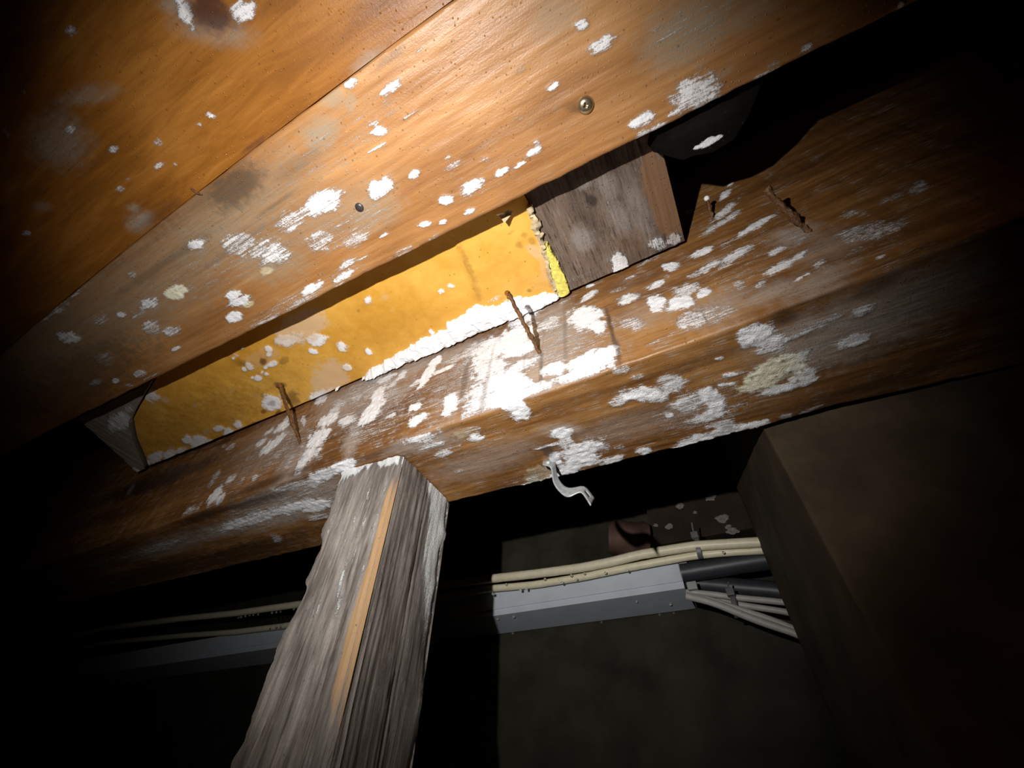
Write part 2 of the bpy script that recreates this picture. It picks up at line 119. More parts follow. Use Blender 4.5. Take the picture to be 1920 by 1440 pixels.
GROWTH_SIDE = (  # one long thin white streak is a painted glint, not mould
    '-0.2456,0.3911,0.1219,0.0072,0.0343,-0.0763,0.42,0;-0.3686,0.4052,0.0556,0.0425,0.0683,-0.0794,0.45,0;-0.4017,0.4610,0.0776,0.0014,0.0245,-0.0336,0.50,0;-0.0093,0.4113,0.0934,-0.0121,0.0012,-0.0538,0.24,0;'
    '0.1018,0.4045,0.0682,0.0021,-0.0085,-0.0580,0.32,0;-0.5419,0.4072,0.0577,0.0365,0.0687,-0.0624,0.42,0;-0.0925,0.3977,0.0672,-0.0031,0.0108,-0.0659,0.42,0;0.1694,0.3575,0.0560,-0.0043,-0.0112,-0.0376,0.28,0;'
    '-0.6211,0.3604,0.0378,0.0321,0.0542,-0.0379,0.35,0;-0.2228,0.3850,0.0050,-0.0035,0.0017,-0.0494,0.60,2;-0.1903,0.3527,0.0043,-0.0028,-0.0022,-0.0472,0.65,2;-0.1208,0.3554,0.0030,-0.0014,-0.0008,-0.0358,0.65,2;'
    '-0.0912,0.3969,0.0032,-0.0020,-0.0016,-0.0716,0.50,2;-0.0393,0.3865,0.0028,-0.0008,0.0008,-0.0481,0.80,2;-0.0373,0.3409,0.0031,-0.0012,-0.0010,-0.0201,0.70,2;-0.1411,0.3732,0.0026,-0.0013,0.0003,-0.0326,0.50,2;'
    '-0.1666,0.3610,0.0338,-0.0044,0.0042,-0.0197,1.00,0;-0.1616,0.3369,0.0285,-0.0032,0.0035,-0.0163,1.00,0;-0.1867,0.4314,0.0375,0.0069,0.0110,-0.0324,0.82,0;-0.1578,0.4393,0.0369,0.0067,0.0080,-0.0276,0.90,0;'
    '-0.1449,0.4851,0.0247,0.0055,0.0067,-0.0255,0.95,0;-0.1300,0.4992,0.0213,0.0014,0.0033,-0.0175,0.80,0;-0.1903,0.3956,0.0266,0.0018,0.0146,-0.0450,0.78,0;-0.1478,0.3762,0.0246,0.0021,0.0032,-0.0123,0.80,0;'
    '-0.1954,0.3503,0.0212,0.0019,0.0119,-0.0331,0.75,0;-0.2029,0.3316,0.0183,0.0018,0.0064,-0.0165,0.70,0;-0.1696,0.3194,0.0239,-0.0005,0.0033,-0.0120,0.85,0;-0.1506,0.3680,0.0717,0.0113,0.0221,-0.0753,0.87,1;'
    '-0.1056,0.4065,0.0376,-0.0009,0.0104,-0.0569,0.87,1;-0.3716,0.4013,0.0118,0.0277,0.0160,-0.0153,1.00,0;-0.3740,0.4345,0.0067,0.0165,0.0108,-0.0109,0.90,0;-0.2884,0.4337,0.0094,0.0250,0.0091,-0.0103,1.00,0;'
    '-0.2813,0.4553,0.0098,0.0090,0.0073,-0.0111,0.95,0;-0.2347,0.3557,0.0061,0.0121,0.0116,-0.0129,1.00,0;-0.2373,0.3427,0.0095,0.0029,0.0051,-0.0089,0.80,0;-0.2930,0.3719,0.0112,0.0005,0.0044,-0.0081,0.95,0;'
    '-0.2821,0.3473,0.0156,0.0058,0.0063,-0.0093,0.88,0;-0.3288,0.3724,0.0106,0.0008,0.0035,-0.0058,0.70,0;-0.4649,0.4207,0.0187,0.0061,0.0133,-0.0147,1.00,0;-0.4639,0.3850,0.0149,0.0165,0.0197,-0.0175,1.00,0;'
    '-0.4169,0.3996,0.0184,0.0010,0.0122,-0.0141,0.80,0;-0.4643,0.3583,0.0117,0.0127,0.0176,-0.0148,0.75,0;-0.5285,0.4445,0.0088,-0.0018,0.0128,-0.0184,0.70,0;-0.3879,0.3529,0.0124,-0.0086,0.0016,-0.0225,1.00,1;'
    '-0.3893,0.3740,0.0144,-0.0104,0.0013,-0.0184,0.50,0;-0.3701,0.4666,0.0215,0.0036,0.0058,-0.0093,0.72,0;-0.3389,0.4588,0.0095,0.0098,0.0063,-0.0084,0.70,0;-0.2601,0.4302,0.0191,0.0026,0.0026,-0.0054,0.85,0;'
    '-0.3289,0.4659,0.0482,0.0077,0.0102,-0.0182,0.87,1;-0.4017,0.4610,0.0563,0.0036,0.0223,-0.0299,1.00,1;-0.4503,0.4418,0.0326,0.0096,0.0396,-0.0441,0.87,1;-0.4422,0.4607,0.0296,0.0067,0.0197,-0.0229,1.00,1;'
    '-0.3371,0.4183,0.0248,0.0138,0.0112,-0.0155,0.72,1;-0.2507,0.4598,0.0461,0.0042,0.0064,-0.0146,0.80,1;-0.2160,0.4520,0.0356,0.0060,0.0062,-0.0161,0.60,0;-0.2393,0.4439,0.0298,0.0029,0.0042,-0.0097,0.60,0;'
    '-0.3036,0.4247,0.0142,0.0040,0.0049,-0.0081,0.70,0;-0.3543,0.4427,0.0117,0.0038,0.0038,-0.0057,0.70,0;-0.4211,0.4488,0.0060,0.0090,0.0136,-0.0136,0.60,0;-0.4578,0.4342,0.0126,0.0086,0.0120,-0.0123,0.70,0;'
    '-0.4546,0.4499,0.0150,0.0017,0.0145,-0.0173,0.60,0;-0.5131,0.4861,0.0102,0.0083,0.0171,-0.0175,0.70,0;-0.0643,0.4244,0.0226,-0.0135,-0.0008,-0.0244,1.00,0;-0.0525,0.3993,0.0105,-0.0076,-0.0018,-0.0177,0.90,0;'
    '-0.0747,0.4176,0.0076,-0.0032,0.0008,-0.0224,0.70,0;0.0113,0.3974,0.0096,-0.0045,-0.0017,-0.0167,0.98,0;0.0323,0.3819,0.0129,-0.0031,-0.0011,-0.0130,1.00,0;0.0550,0.3837,0.0081,0.0031,0.0002,-0.0082,1.00,0;'
    '0.0417,0.3984,0.0166,-0.0009,-0.0007,-0.0148,0.68,0;-0.0146,0.4272,0.0135,0.0004,0.0008,-0.0114,0.78,0;-0.0572,0.4674,0.0136,0.0028,0.0014,-0.0079,0.78,0;-0.0538,0.4899,0.0061,-0.0022,0.0003,-0.0070,0.90,0;'
    '0.0389,0.4532,0.0082,-0.0055,-0.0014,-0.0091,0.80,0;0.0182,0.4315,0.0119,0.0003,0.0002,-0.0079,0.80,0;-0.0161,0.3775,0.0144,-0.0083,-0.0014,-0.0128,0.60,0;0.0347,0.3505,0.0170,-0.0040,-0.0015,-0.0149,0.66,0;'
    '0.0353,0.3528,0.0109,-0.0008,-0.0004,-0.0076,0.40,2;-0.0642,0.3419,0.0288,0.0004,0.0026,-0.0177,1.00,0;-0.0499,0.3472,0.0138,-0.0016,0.0008,-0.0098,1.00,0;-0.1056,0.3511,0.0178,-0.0026,0.0018,-0.0122,0.98,0;'
    '-0.0809,0.3278,0.0240,-0.0021,0.0014,-0.0102,0.92,0;-0.1529,0.4144,0.0299,-0.0027,0.0038,-0.0186,1.00,0;-0.1085,0.4397,0.0163,-0.0034,0.0023,-0.0175,0.65,0;-0.1096,0.3785,0.0243,-0.0011,0.0047,-0.0267,0.87,1;'
    '-0.1496,0.3476,0.0219,-0.0091,0.0010,-0.0197,1.00,0;-0.1307,0.3291,0.0243,0.0033,0.0026,-0.0103,0.85,0;0.0016,0.3369,0.0225,0.0029,0.0002,-0.0033,0.50,0;0.0466,0.3459,0.0291,-0.0011,-0.0011,-0.0146,0.55,0;'
    '0.0618,0.3533,0.0222,0.0036,-0.0012,-0.0198,0.58,1;-0.0365,0.3896,0.0044,-0.0032,-0.0010,-0.0075,0.50,0;-0.0890,0.4769,0.0108,0.0001,0.0010,-0.0056,0.60,0;-0.1118,0.4563,0.0270,-0.0005,0.0069,-0.0388,0.65,1;'
    '-0.0025,0.3843,0.0259,-0.0027,0.0002,-0.0195,0.29,1;0.0317,0.4397,0.0053,-0.0009,-0.0002,-0.0046,0.60,0;-0.0060,0.4698,0.0083,-0.0000,0.0002,-0.0039,0.60,0;-0.0247,0.4544,0.0119,0.0001,0.0003,-0.0037,0.50,0;'
    '0.0234,0.4889,0.0175,-0.0003,0.0001,-0.0054,0.55,0;0.0735,0.4579,0.0135,-0.0002,-0.0007,-0.0082,0.85,0;0.1172,0.5257,0.0207,0.0111,-0.0005,-0.0110,0.72,0;0.1221,0.5073,0.0109,0.0032,-0.0008,-0.0079,0.65,0;'
    '0.1021,0.4985,0.0218,0.0046,-0.0007,-0.0078,0.68,0;0.1293,0.4632,0.0230,0.0052,-0.0011,-0.0080,0.78,0;0.1085,0.4561,0.0251,0.0038,-0.0005,-0.0046,0.50,0;0.0988,0.4258,0.0203,0.0033,-0.0009,-0.0083,0.70,0;'
    '0.0885,0.4171,0.0107,0.0033,-0.0003,-0.0060,0.60,0;0.1086,0.4249,0.0074,-0.0005,-0.0012,-0.0072,0.60,0;0.1222,0.3775,0.0161,0.0020,-0.0012,-0.0069,0.82,0;0.1148,0.3755,0.0067,-0.0001,-0.0013,-0.0069,0.80,0;'
    '0.1378,0.3815,0.0076,0.0015,-0.0011,-0.0060,0.80,0;0.1313,0.5659,0.0079,0.0042,-0.0006,-0.0091,0.90,0;0.1432,0.5842,0.0047,0.0009,-0.0006,-0.0048,0.90,0;0.0877,0.5663,0.0046,-0.0020,-0.0011,-0.0079,1.00,0;'
    '0.1491,0.4172,0.0147,-0.0058,-0.0041,-0.0149,0.87,1;0.1508,0.4048,0.0055,-0.0009,-0.0013,-0.0054,0.55,0;0.1282,0.4027,0.0094,-0.0004,-0.0010,-0.0047,0.75,0;0.1943,0.4083,0.0087,-0.0078,-0.0032,-0.0077,0.50,0;'
    '0.1815,0.3830,0.0110,-0.0050,-0.0030,-0.0081,0.60,0;0.1931,0.3745,0.0104,-0.0009,-0.0036,-0.0110,0.62,0;0.2029,0.3679,0.0107,-0.0027,-0.0035,-0.0090,0.58,0;0.1829,0.3695,0.0133,-0.0071,-0.0024,-0.0061,0.60,0;'
    '0.1732,0.3870,0.0074,-0.0007,-0.0012,-0.0042,0.45,0;0.2227,0.4084,0.0123,-0.0020,-0.0028,-0.0077,0.50,0;0.2403,0.4066,0.0085,-0.0015,-0.0039,-0.0100,0.60,0;0.0384,0.4564,0.0095,-0.0048,-0.0012,-0.0105,0.80,0;'
    '0.1782,0.3359,0.0042,0.0007,-0.0006,-0.0020,0.95,0;0.1269,0.3495,0.0089,0.0018,-0.0003,-0.0019,0.95,0;0.0998,0.3625,0.0059,0.0004,-0.0008,-0.0050,0.66,0;0.1443,0.3589,0.0064,0.0017,-0.0007,-0.0046,0.60,0;'
    '0.1694,0.3575,0.0096,0.0011,-0.0012,-0.0045,0.45,0;0.1595,0.3527,0.0088,0.0008,-0.0009,-0.0037,0.40,0;0.0844,0.3733,0.0048,-0.0040,-0.0029,-0.0090,0.55,0;0.0693,0.4227,0.0170,0.0027,-0.0004,-0.0074,0.70,0;'
    '0.0559,0.4226,0.0101,0.0016,-0.0002,-0.0053,0.60,0;0.1864,0.3197,0.0159,0.0008,-0.0021,-0.0063,0.42,0;0.2011,0.3003,0.0177,0.0012,-0.0032,-0.0086,0.48,0;0.2151,0.2986,0.0113,0.0008,-0.0023,-0.0056,0.40,0;'
    '0.2137,0.2758,0.0058,-0.0036,-0.0042,-0.0073,0.65,1;0.1901,0.2944,0.0116,0.0001,-0.0038,-0.0101,0.72,1;0.1623,0.3765,0.0221,-0.0024,-0.0045,-0.0162,0.43,1;0.1323,0.3354,0.0226,0.0019,-0.0026,-0.0116,0.72,1;'
    '0.1034,0.3449,0.0243,0.0019,-0.0018,-0.0108,0.72,1;0.1404,0.4873,0.0303,0.0050,-0.0018,-0.0122,0.30,2;-0.5842,0.4122,0.0178,0.0120,0.0143,-0.0124,0.95,0;-0.5826,0.4545,0.0133,0.0092,0.0133,-0.0123,0.90,0;'
    '-0.5696,0.4194,0.0114,0.0138,0.0129,-0.0107,0.88,0;-0.6179,0.4320,0.0096,0.0101,0.0101,-0.0079,0.80,0;-0.6163,0.4545,0.0097,0.0085,0.0081,-0.0067,0.70,0;-0.5817,0.4722,0.0102,0.0036,0.0081,-0.0083,0.70,0;'
    '-0.5696,0.3510,0.0071,0.0046,0.0072,-0.0057,0.60,0;-0.6009,0.3566,0.0060,0.0040,0.0062,-0.0047,0.60,0;-0.6378,0.3684,0.0080,0.0080,0.0099,-0.0067,0.70,0;-0.6531,0.3434,0.0032,0.0166,0.0163,-0.0091,0.85,0;'
    '-0.6289,0.3303,0.0034,0.0100,0.0115,-0.0066,0.80,0;-0.6949,0.3932,0.0015,0.0111,0.0139,-0.0082,0.60,0;-0.6937,0.3774,0.0013,0.0092,0.0114,-0.0065,0.55,0;-0.6994,0.3293,0.0131,0.0106,0.0126,-0.0074,0.60,0;'
    '-0.6818,0.3310,0.0026,0.0090,0.0084,-0.0045,0.50,0;-0.6016,0.3502,0.0090,0.0032,0.0058,-0.0048,0.50,0;-0.7149,0.4584,0.0117,0.0034,0.0119,-0.0094,0.60,0;-0.7452,0.4731,0.0080,0.0023,0.0076,-0.0060,0.50,0;'
    '-0.6235,0.4045,0.0130,0.0030,0.0074,-0.0062,0.50,0;-0.4700,0.3420,0.0055,0.0136,0.0125,-0.0090,0.75,0;-0.4825,0.3217,0.0152,0.0135,0.0159,-0.0123,0.94,1;-0.4911,0.3600,0.0199,0.0183,0.0285,-0.0236,0.72,1;'
    '-0.8632,0.4514,0.0445,-0.0051,0.0140,-0.0112,0.35,0;-1.0033,0.4506,-0.0031,0.0183,0.0139,-0.0068,0.55,0;-0.9182,0.4431,0.0090,0.0099,0.0091,-0.0053,0.30,0;-0.5943,0.4187,0.0351,0.0291,0.0507,-0.0424,0.51,1;'
    '-0.6626,0.4258,0.0334,0.0133,0.0085,-0.0067,0.40,0;-0.5448,0.3774,0.0071,0.0068,0.0058,-0.0047,0.50,0;-0.5000,0.3491,0.0078,0.0020,0.0104,-0.0097,0.50,0;-0.4381,0.3408,0.0063,0.0031,0.0058,-0.0051,0.50,0;'
    '-0.0398,0.3869,0.0017,-0.0005,0.0008,-0.0452,0.75,2;-0.0381,0.3432,0.0026,-0.0011,-0.0009,-0.0186,0.60,2;-0.1891,0.3851,0.0030,-0.0021,-0.0030,-0.0663,0.55,2;-0.2228,0.3850,0.0025,-0.0018,0.0017,-0.0494,0.50,2;'
    '-0.1882,0.3181,0.0020,-0.0011,0.0003,-0.0317,0.50,2;-0.1202,0.3552,0.0018,-0.0008,-0.0008,-0.0321,0.60,2;-0.0912,0.3969,0.0016,-0.0010,-0.0016,-0.0716,0.50,2;-0.1411,0.3732,0.0013,-0.0007,0.0003,-0.0288,0.50,2;'
    '-0.1176,0.4132,0.0013,-0.0009,-0.0038,-0.0410,0.40,2;0.0458,0.3465,0.0013,-0.0001,-0.0014,-0.0179,0.70,2;-0.3655,0.3741,0.0470,0.0050,0.0025,-0.0036,0.40,2;-0.2952,0.3944,0.0300,0.0027,0.0027,-0.0049,0.35,2;'
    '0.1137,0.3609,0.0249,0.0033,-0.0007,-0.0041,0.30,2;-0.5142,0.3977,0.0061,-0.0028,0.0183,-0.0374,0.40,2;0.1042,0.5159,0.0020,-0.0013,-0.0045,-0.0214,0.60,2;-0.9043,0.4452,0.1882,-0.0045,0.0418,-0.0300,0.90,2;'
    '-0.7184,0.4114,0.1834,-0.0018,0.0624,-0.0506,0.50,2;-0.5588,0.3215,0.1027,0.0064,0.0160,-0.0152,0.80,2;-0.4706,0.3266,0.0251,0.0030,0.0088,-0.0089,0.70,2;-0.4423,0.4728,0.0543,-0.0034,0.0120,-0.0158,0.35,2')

GROWTH_BOTTOM = (
    '-0.2404,0.2990,0.0809,0.0055,-0.0115,0.0284,0.30,0;-0.1083,0.3609,0.0669,0.0022,-0.0071,0.0357,0.28,0;0.0205,0.3532,0.0553,-0.0038,0.0005,0.0398,0.42,0;0.1013,0.3219,0.0496,-0.0080,0.0057,0.0341,0.36,0;'
    '-0.5465,0.3090,0.1406,0.0020,-0.0330,0.0414,0.42,0;-0.1785,0.3844,0.0417,-0.0014,-0.0061,0.0237,0.38,0;0.0134,0.2889,0.0605,-0.0069,0.0007,0.0134,0.50,2;-0.1018,0.2891,0.0388,0.0022,-0.0020,0.0103,0.40,2;'
    '-0.0134,0.3383,0.0311,0.0008,-0.0021,0.0314,0.15,2;0.1519,0.3915,0.0805,-0.0093,0.0036,0.0206,0.75,2;0.0677,0.3782,0.0290,0.0007,0.0003,0.0098,0.50,2;-0.0290,0.3054,0.0219,0.0050,-0.0018,0.0101,0.95,0;'
    '-0.0472,0.3029,0.0105,-0.0008,-0.0004,0.0073,0.70,0;-0.0179,0.3135,0.0113,0.0086,-0.0037,0.0092,0.80,0;0.0008,0.3050,0.0144,0.0026,-0.0014,0.0127,0.75,0;-0.0057,0.2961,0.0097,-0.0007,0.0000,0.0070,0.70,0;'
    '0.0033,0.3076,0.0067,0.0012,-0.0004,0.0043,0.40,2;0.0084,0.3356,0.0190,0.0005,-0.0006,0.0153,0.66,0;0.0049,0.3397,0.0152,0.0004,-0.0004,0.0109,0.80,1;-0.0120,0.3457,0.0053,-0.0006,-0.0000,0.0040,0.90,0;'
    '0.0291,0.3345,0.0094,0.0106,-0.0051,0.0109,0.90,0;0.0317,0.3541,0.0056,0.0090,-0.0085,0.0133,0.90,0;0.0239,0.3631,0.0172,0.0001,-0.0001,0.0081,0.88,0;0.0129,0.3652,0.0154,0.0022,-0.0006,0.0066,0.70,0;'
    '0.0043,0.3948,0.0250,-0.0026,-0.0001,0.0098,0.90,0;-0.0053,0.4002,0.0145,-0.0024,0.0000,0.0073,0.90,0;0.0375,0.3918,0.0226,0.0003,-0.0001,0.0095,1.00,0;0.0582,0.3937,0.0160,0.0012,-0.0000,0.0069,1.00,0;'
    '0.0710,0.3941,0.0079,0.0010,-0.0000,0.0059,0.85,0;0.0383,0.3868,0.0071,0.0005,-0.0001,0.0043,0.70,2;0.0316,0.3794,0.0174,-0.0006,0.0000,0.0051,0.70,0;-0.0536,0.3057,0.0128,-0.0010,-0.0006,0.0089,0.62,0;'
    '0.0388,0.3515,0.0075,-0.0031,0.0005,0.0030,0.60,0;0.0527,0.3593,0.0055,-0.0024,0.0007,0.0038,0.50,0;0.0793,0.2793,0.0157,0.0024,0.0004,0.0135,1.00,0;0.0715,0.2726,0.0083,0.0027,-0.0006,0.0083,0.85,0;'
    '0.0889,0.2900,0.0149,0.0029,0.0002,0.0088,0.85,0;0.0859,0.2982,0.0152,0.0021,0.0002,0.0045,0.70,0;0.0463,0.2914,0.0044,0.0014,-0.0003,0.0026,0.90,0;-0.0385,0.2667,0.0089,-0.0004,-0.0003,0.0072,0.62,0;'
    '-0.0403,0.2674,0.0045,-0.0002,-0.0002,0.0033,0.50,2;-0.0274,0.2812,0.0079,-0.0004,-0.0001,0.0041,0.55,0;-0.1511,0.2774,0.0073,0.0091,-0.0090,0.0105,1.00,0;-0.1560,0.2685,0.0122,0.0054,-0.0035,0.0069,0.90,0;'
    '-0.1487,0.2854,0.0052,0.0023,-0.0035,0.0072,0.80,0;0.0519,0.3148,0.0068,0.0019,-0.0003,0.0034,1.00,0;0.0464,0.3255,0.0069,0.0016,-0.0002,0.0025,1.00,0;0.0587,0.3165,0.0108,0.0019,-0.0001,0.0028,0.60,0;'
    '0.0827,0.3287,0.0243,-0.0084,0.0032,0.0153,1.00,3;0.0827,0.3287,0.0243,-0.0084,0.0032,0.0153,1.00,0;0.1010,0.3252,0.0174,-0.0029,0.0023,0.0138,0.90,0;0.1008,0.3285,0.0168,-0.0018,0.0022,0.0153,0.50,3;'
    '0.1109,0.3436,0.0142,-0.0027,0.0020,0.0115,0.90,0;0.0921,0.3519,0.0198,0.0009,0.0004,0.0067,0.92,0;0.1128,0.3495,0.0128,-0.0009,0.0009,0.0066,0.85,0;0.0631,0.3367,0.0091,-0.0010,0.0005,0.0059,0.70,3;'
    '0.1013,0.3336,0.0022,0.0010,-0.0002,0.0020,1.00,2;0.0890,0.3344,0.0018,0.0008,-0.0002,0.0021,1.00,2;0.1053,0.3397,0.0013,0.0006,-0.0001,0.0021,1.00,2;0.0961,0.3420,0.0013,0.0006,-0.0002,0.0021,1.00,2;'
    '0.1109,0.3359,0.0013,0.0006,-0.0001,0.0020,1.00,2;0.0956,0.3159,0.0017,0.0008,-0.0002,0.0019,1.00,2;0.0689,0.3282,0.0018,0.0008,-0.0003,0.0021,0.90,2;0.1062,0.3465,0.0013,0.0006,-0.0001,0.0021,0.90,2;'
    '0.0961,0.3312,0.0013,0.0006,-0.0002,0.0020,0.80,2;0.1098,0.3257,0.0013,0.0006,-0.0001,0.0020,0.90,2;0.1203,0.3140,0.0016,0.0008,-0.0001,0.0019,0.80,2;0.1260,0.3297,0.0013,0.0006,-0.0001,0.0020,0.80,2;'
    '0.1121,0.2884,0.0346,-0.0044,0.0019,0.0098,1.00,1;0.1034,0.2936,0.0158,-0.0021,0.0009,0.0050,0.60,0;0.1244,0.2869,0.0185,-0.0034,0.0007,0.0030,0.55,0;0.1363,0.2877,0.0163,-0.0041,0.0009,0.0036,0.50,0;'
    '0.1160,0.2914,0.0115,-0.0015,0.0005,0.0025,0.60,0;0.1582,0.2877,0.0089,-0.0041,0.0023,0.0063,0.72,0;0.1517,0.2921,0.0100,-0.0039,0.0019,0.0059,0.80,1;0.1518,0.3177,0.0167,-0.0007,0.0016,0.0084,0.78,0;'
    '0.1818,0.2949,0.0137,-0.0011,0.0021,0.0082,0.72,1;0.1518,0.3037,0.0618,-0.0093,0.0068,0.0285,1.00,1;0.1189,0.3166,0.0360,-0.0036,0.0034,0.0199,0.87,1;0.1890,0.2955,0.0463,-0.0068,0.0068,0.0233,0.72,1;'
    '0.1014,0.2669,0.0101,0.0008,0.0010,0.0105,0.70,2;0.1142,0.2550,0.0179,-0.0026,0.0017,0.0077,0.70,2;0.1332,0.2586,0.0208,-0.0032,0.0016,0.0066,0.50,2;0.1663,0.2690,0.0195,-0.0040,0.0023,0.0077,0.60,2;'
    '0.0934,0.3937,0.0076,0.0010,0.0001,0.0042,0.60,0;0.1161,0.3930,0.0134,-0.0024,0.0004,0.0024,0.75,0;-0.1261,0.3261,0.0133,0.0042,-0.0032,0.0089,1.00,0;-0.1242,0.3214,0.0187,0.0060,-0.0029,0.0080,0.87,1;'
    '-0.1170,0.3621,0.0322,0.0002,-0.0032,0.0162,0.90,0;-0.1268,0.3430,0.0102,-0.0057,0.0014,0.0126,0.70,0;-0.1044,0.3676,0.0245,0.0001,-0.0013,0.0072,0.60,0;-0.1250,0.3795,0.0274,-0.0036,-0.0025,0.0169,0.88,0;'
    '-0.1476,0.3940,0.0191,-0.0017,-0.0021,0.0109,1.00,0;-0.1119,0.3882,0.0189,0.0003,-0.0011,0.0057,0.85,0;-0.1468,0.3628,0.0082,-0.0028,-0.0006,0.0125,0.95,0;-0.0516,0.3902,0.0102,0.0019,-0.0012,0.0064,0.90,0;'
    '-0.0573,0.3848,0.0043,0.0018,-0.0010,0.0035,0.60,0;-0.0875,0.3922,0.0174,-0.0016,-0.0008,0.0066,0.85,0;-0.0724,0.3743,0.0081,0.0011,-0.0011,0.0054,0.55,0;-0.1357,0.3412,0.0204,0.0030,-0.0008,0.0026,0.70,0;'
    '-0.1528,0.3398,0.0128,-0.0000,-0.0004,0.0017,0.90,0;-0.1786,0.4006,0.0186,-0.0017,-0.0014,0.0062,0.95,0;-0.2038,0.3997,0.0148,-0.0014,-0.0019,0.0073,0.90,0;-0.1890,0.3916,0.0144,-0.0012,-0.0025,0.0101,0.60,0;'
    '-0.2245,0.4034,0.0120,-0.0005,-0.0013,0.0043,0.70,0;-0.1061,0.4092,0.0258,-0.0007,-0.0007,0.0040,0.80,0;-0.1502,0.3489,0.0052,0.0087,-0.0058,0.0068,1.00,2;-0.1785,0.3844,0.0211,-0.0017,-0.0046,0.0198,0.40,3;'
    '-0.1575,0.3765,0.0081,0.0034,-0.0056,0.0130,0.87,1;-0.2755,0.2689,0.0280,0.0061,-0.0058,0.0101,0.72,0;-0.2723,0.2803,0.0336,0.0041,-0.0056,0.0113,0.87,1;-0.2153,0.2950,0.0113,0.0018,-0.0031,0.0073,0.85,0;'
    '-0.2138,0.2842,0.0148,0.0025,-0.0031,0.0070,0.50,0;-0.2239,0.2836,0.0157,0.0009,-0.0030,0.0079,0.40,3;-0.2655,0.3037,0.0155,0.0007,-0.0033,0.0077,0.60,0;-0.2675,0.2864,0.0220,0.0016,-0.0022,0.0049,0.70,0;'
    '-0.2477,0.2990,0.0137,0.0006,-0.0014,0.0034,0.50,0;-0.2982,0.2742,0.0223,-0.0009,-0.0034,0.0081,0.72,1;-0.2674,0.3402,0.0088,0.0002,-0.0015,0.0038,0.50,0;-0.3353,0.2613,0.0303,0.0002,-0.0025,0.0048,0.60,0;'
    '-0.3672,0.2603,0.0229,0.0015,-0.0050,0.0082,0.80,0;-0.2817,0.2518,0.0283,-0.0007,-0.0015,0.0038,0.40,0;-0.1271,0.2592,0.0225,0.0002,-0.0006,0.0028,0.30,3;-0.2346,0.3384,0.0489,0.0022,-0.0069,0.0184,0.43,1;'
    '-0.0548,0.3461,0.0555,0.0025,-0.0024,0.0182,0.29,1;-0.2017,0.3310,0.0392,0.0038,-0.0064,0.0176,0.36,1;-0.4934,0.3277,0.0327,0.0028,-0.0113,0.0146,0.85,0;-0.5265,0.3199,0.0481,0.0023,-0.0100,0.0126,0.80,0;'
    '-0.5780,0.3181,0.0754,-0.0019,-0.0103,0.0129,0.72,0;-0.6310,0.3199,0.0676,-0.0006,-0.0108,0.0122,0.72,0;-0.5370,0.3200,0.1104,0.0009,-0.0180,0.0232,1.00,1;-0.6749,0.3217,0.0698,0.0005,-0.0131,0.0137,1.00,1;'
    '-0.4315,0.2782,0.0303,-0.0012,-0.0081,0.0134,0.80,0;-0.4540,0.2871,0.0262,0.0012,-0.0079,0.0111,0.60,0;-0.3939,0.2732,0.0195,0.0031,-0.0098,0.0137,0.95,0;-0.4874,0.2821,0.0380,0.0041,-0.0061,0.0075,0.60,0;'
    '-0.4805,0.3044,0.0361,0.0067,-0.0058,0.0068,0.50,0;-0.4559,0.2989,0.0424,0.0043,-0.0143,0.0191,0.87,1;-0.5257,0.2898,0.0561,0.0035,-0.0113,0.0136,0.72,1;-0.5061,0.3515,0.0291,0.0009,-0.0065,0.0089,0.60,0;'
    '-0.8291,0.3189,0.0784,-0.0018,-0.0125,0.0110,0.50,0;-0.8060,0.3223,0.0927,0.0006,-0.0194,0.0171,0.72,1;-0.9618,0.3168,0.1045,0.0025,-0.0161,0.0116,0.35,0;-0.9023,0.4208,0.0488,0.0016,-0.0055,0.0047,0.65,0;'
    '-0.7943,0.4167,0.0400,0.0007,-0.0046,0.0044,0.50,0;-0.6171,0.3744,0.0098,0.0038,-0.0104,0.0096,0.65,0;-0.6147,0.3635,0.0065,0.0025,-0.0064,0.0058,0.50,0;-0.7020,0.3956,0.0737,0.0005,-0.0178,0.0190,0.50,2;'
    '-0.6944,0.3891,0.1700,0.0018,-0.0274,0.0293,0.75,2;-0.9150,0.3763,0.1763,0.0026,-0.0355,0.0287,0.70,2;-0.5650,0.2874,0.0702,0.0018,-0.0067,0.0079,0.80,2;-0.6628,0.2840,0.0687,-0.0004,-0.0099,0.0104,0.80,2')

GROWTH_BLOCK = (
    '-0.0112,0.2488,0.0097,0.0046,-0.0044,0.0137,1.00,0;-0.0091,0.2379,0.0056,0.0027,-0.0016,0.0051,0.80,0;0.0339,0.2419,0.0097,0.0005,0.0004,0.0074,0.72,0;0.0540,0.2467,0.0088,-0.0005,0.0012,0.0081,0.85,0;'
    '0.0383,0.2490,0.0114,0.0006,0.0003,0.0048,0.60,0;-0.0405,0.2013,0.0095,0.0007,-0.0004,0.0130,0.87,1;0.0066,0.1983,0.0099,-0.0011,0.0033,0.0186,0.65,1;0.0032,0.1805,0.0054,-0.0005,0.0032,0.0180,0.35,0;'
    '-0.0157,0.1650,0.0050,0.0005,-0.0000,0.0076,1.00,2;0.0268,0.2015,0.0088,0.0011,0.0005,0.0370,0.43,1;-0.0177,0.1458,0.0076,0.0009,-0.0000,0.0045,0.58,1;0.0042,0.1595,0.0085,0.0001,0.0015,0.0148,0.51,1;'
    '-0.0693,0.2033,0.0031,-0.0001,0.0003,0.0200,0.30,0;-0.0590,0.2462,0.0257,0.0013,-0.0002,0.0036,0.35,0;0.0251,0.1579,0.0062,0.0007,0.0007,0.0167,0.40,2;0.0544,0.1961,0.0179,0.0029,0.0010,0.0595,0.75,3;'
    '0.0093,0.2301,0.0231,0.0033,-0.0007,0.0200,0.40,3')

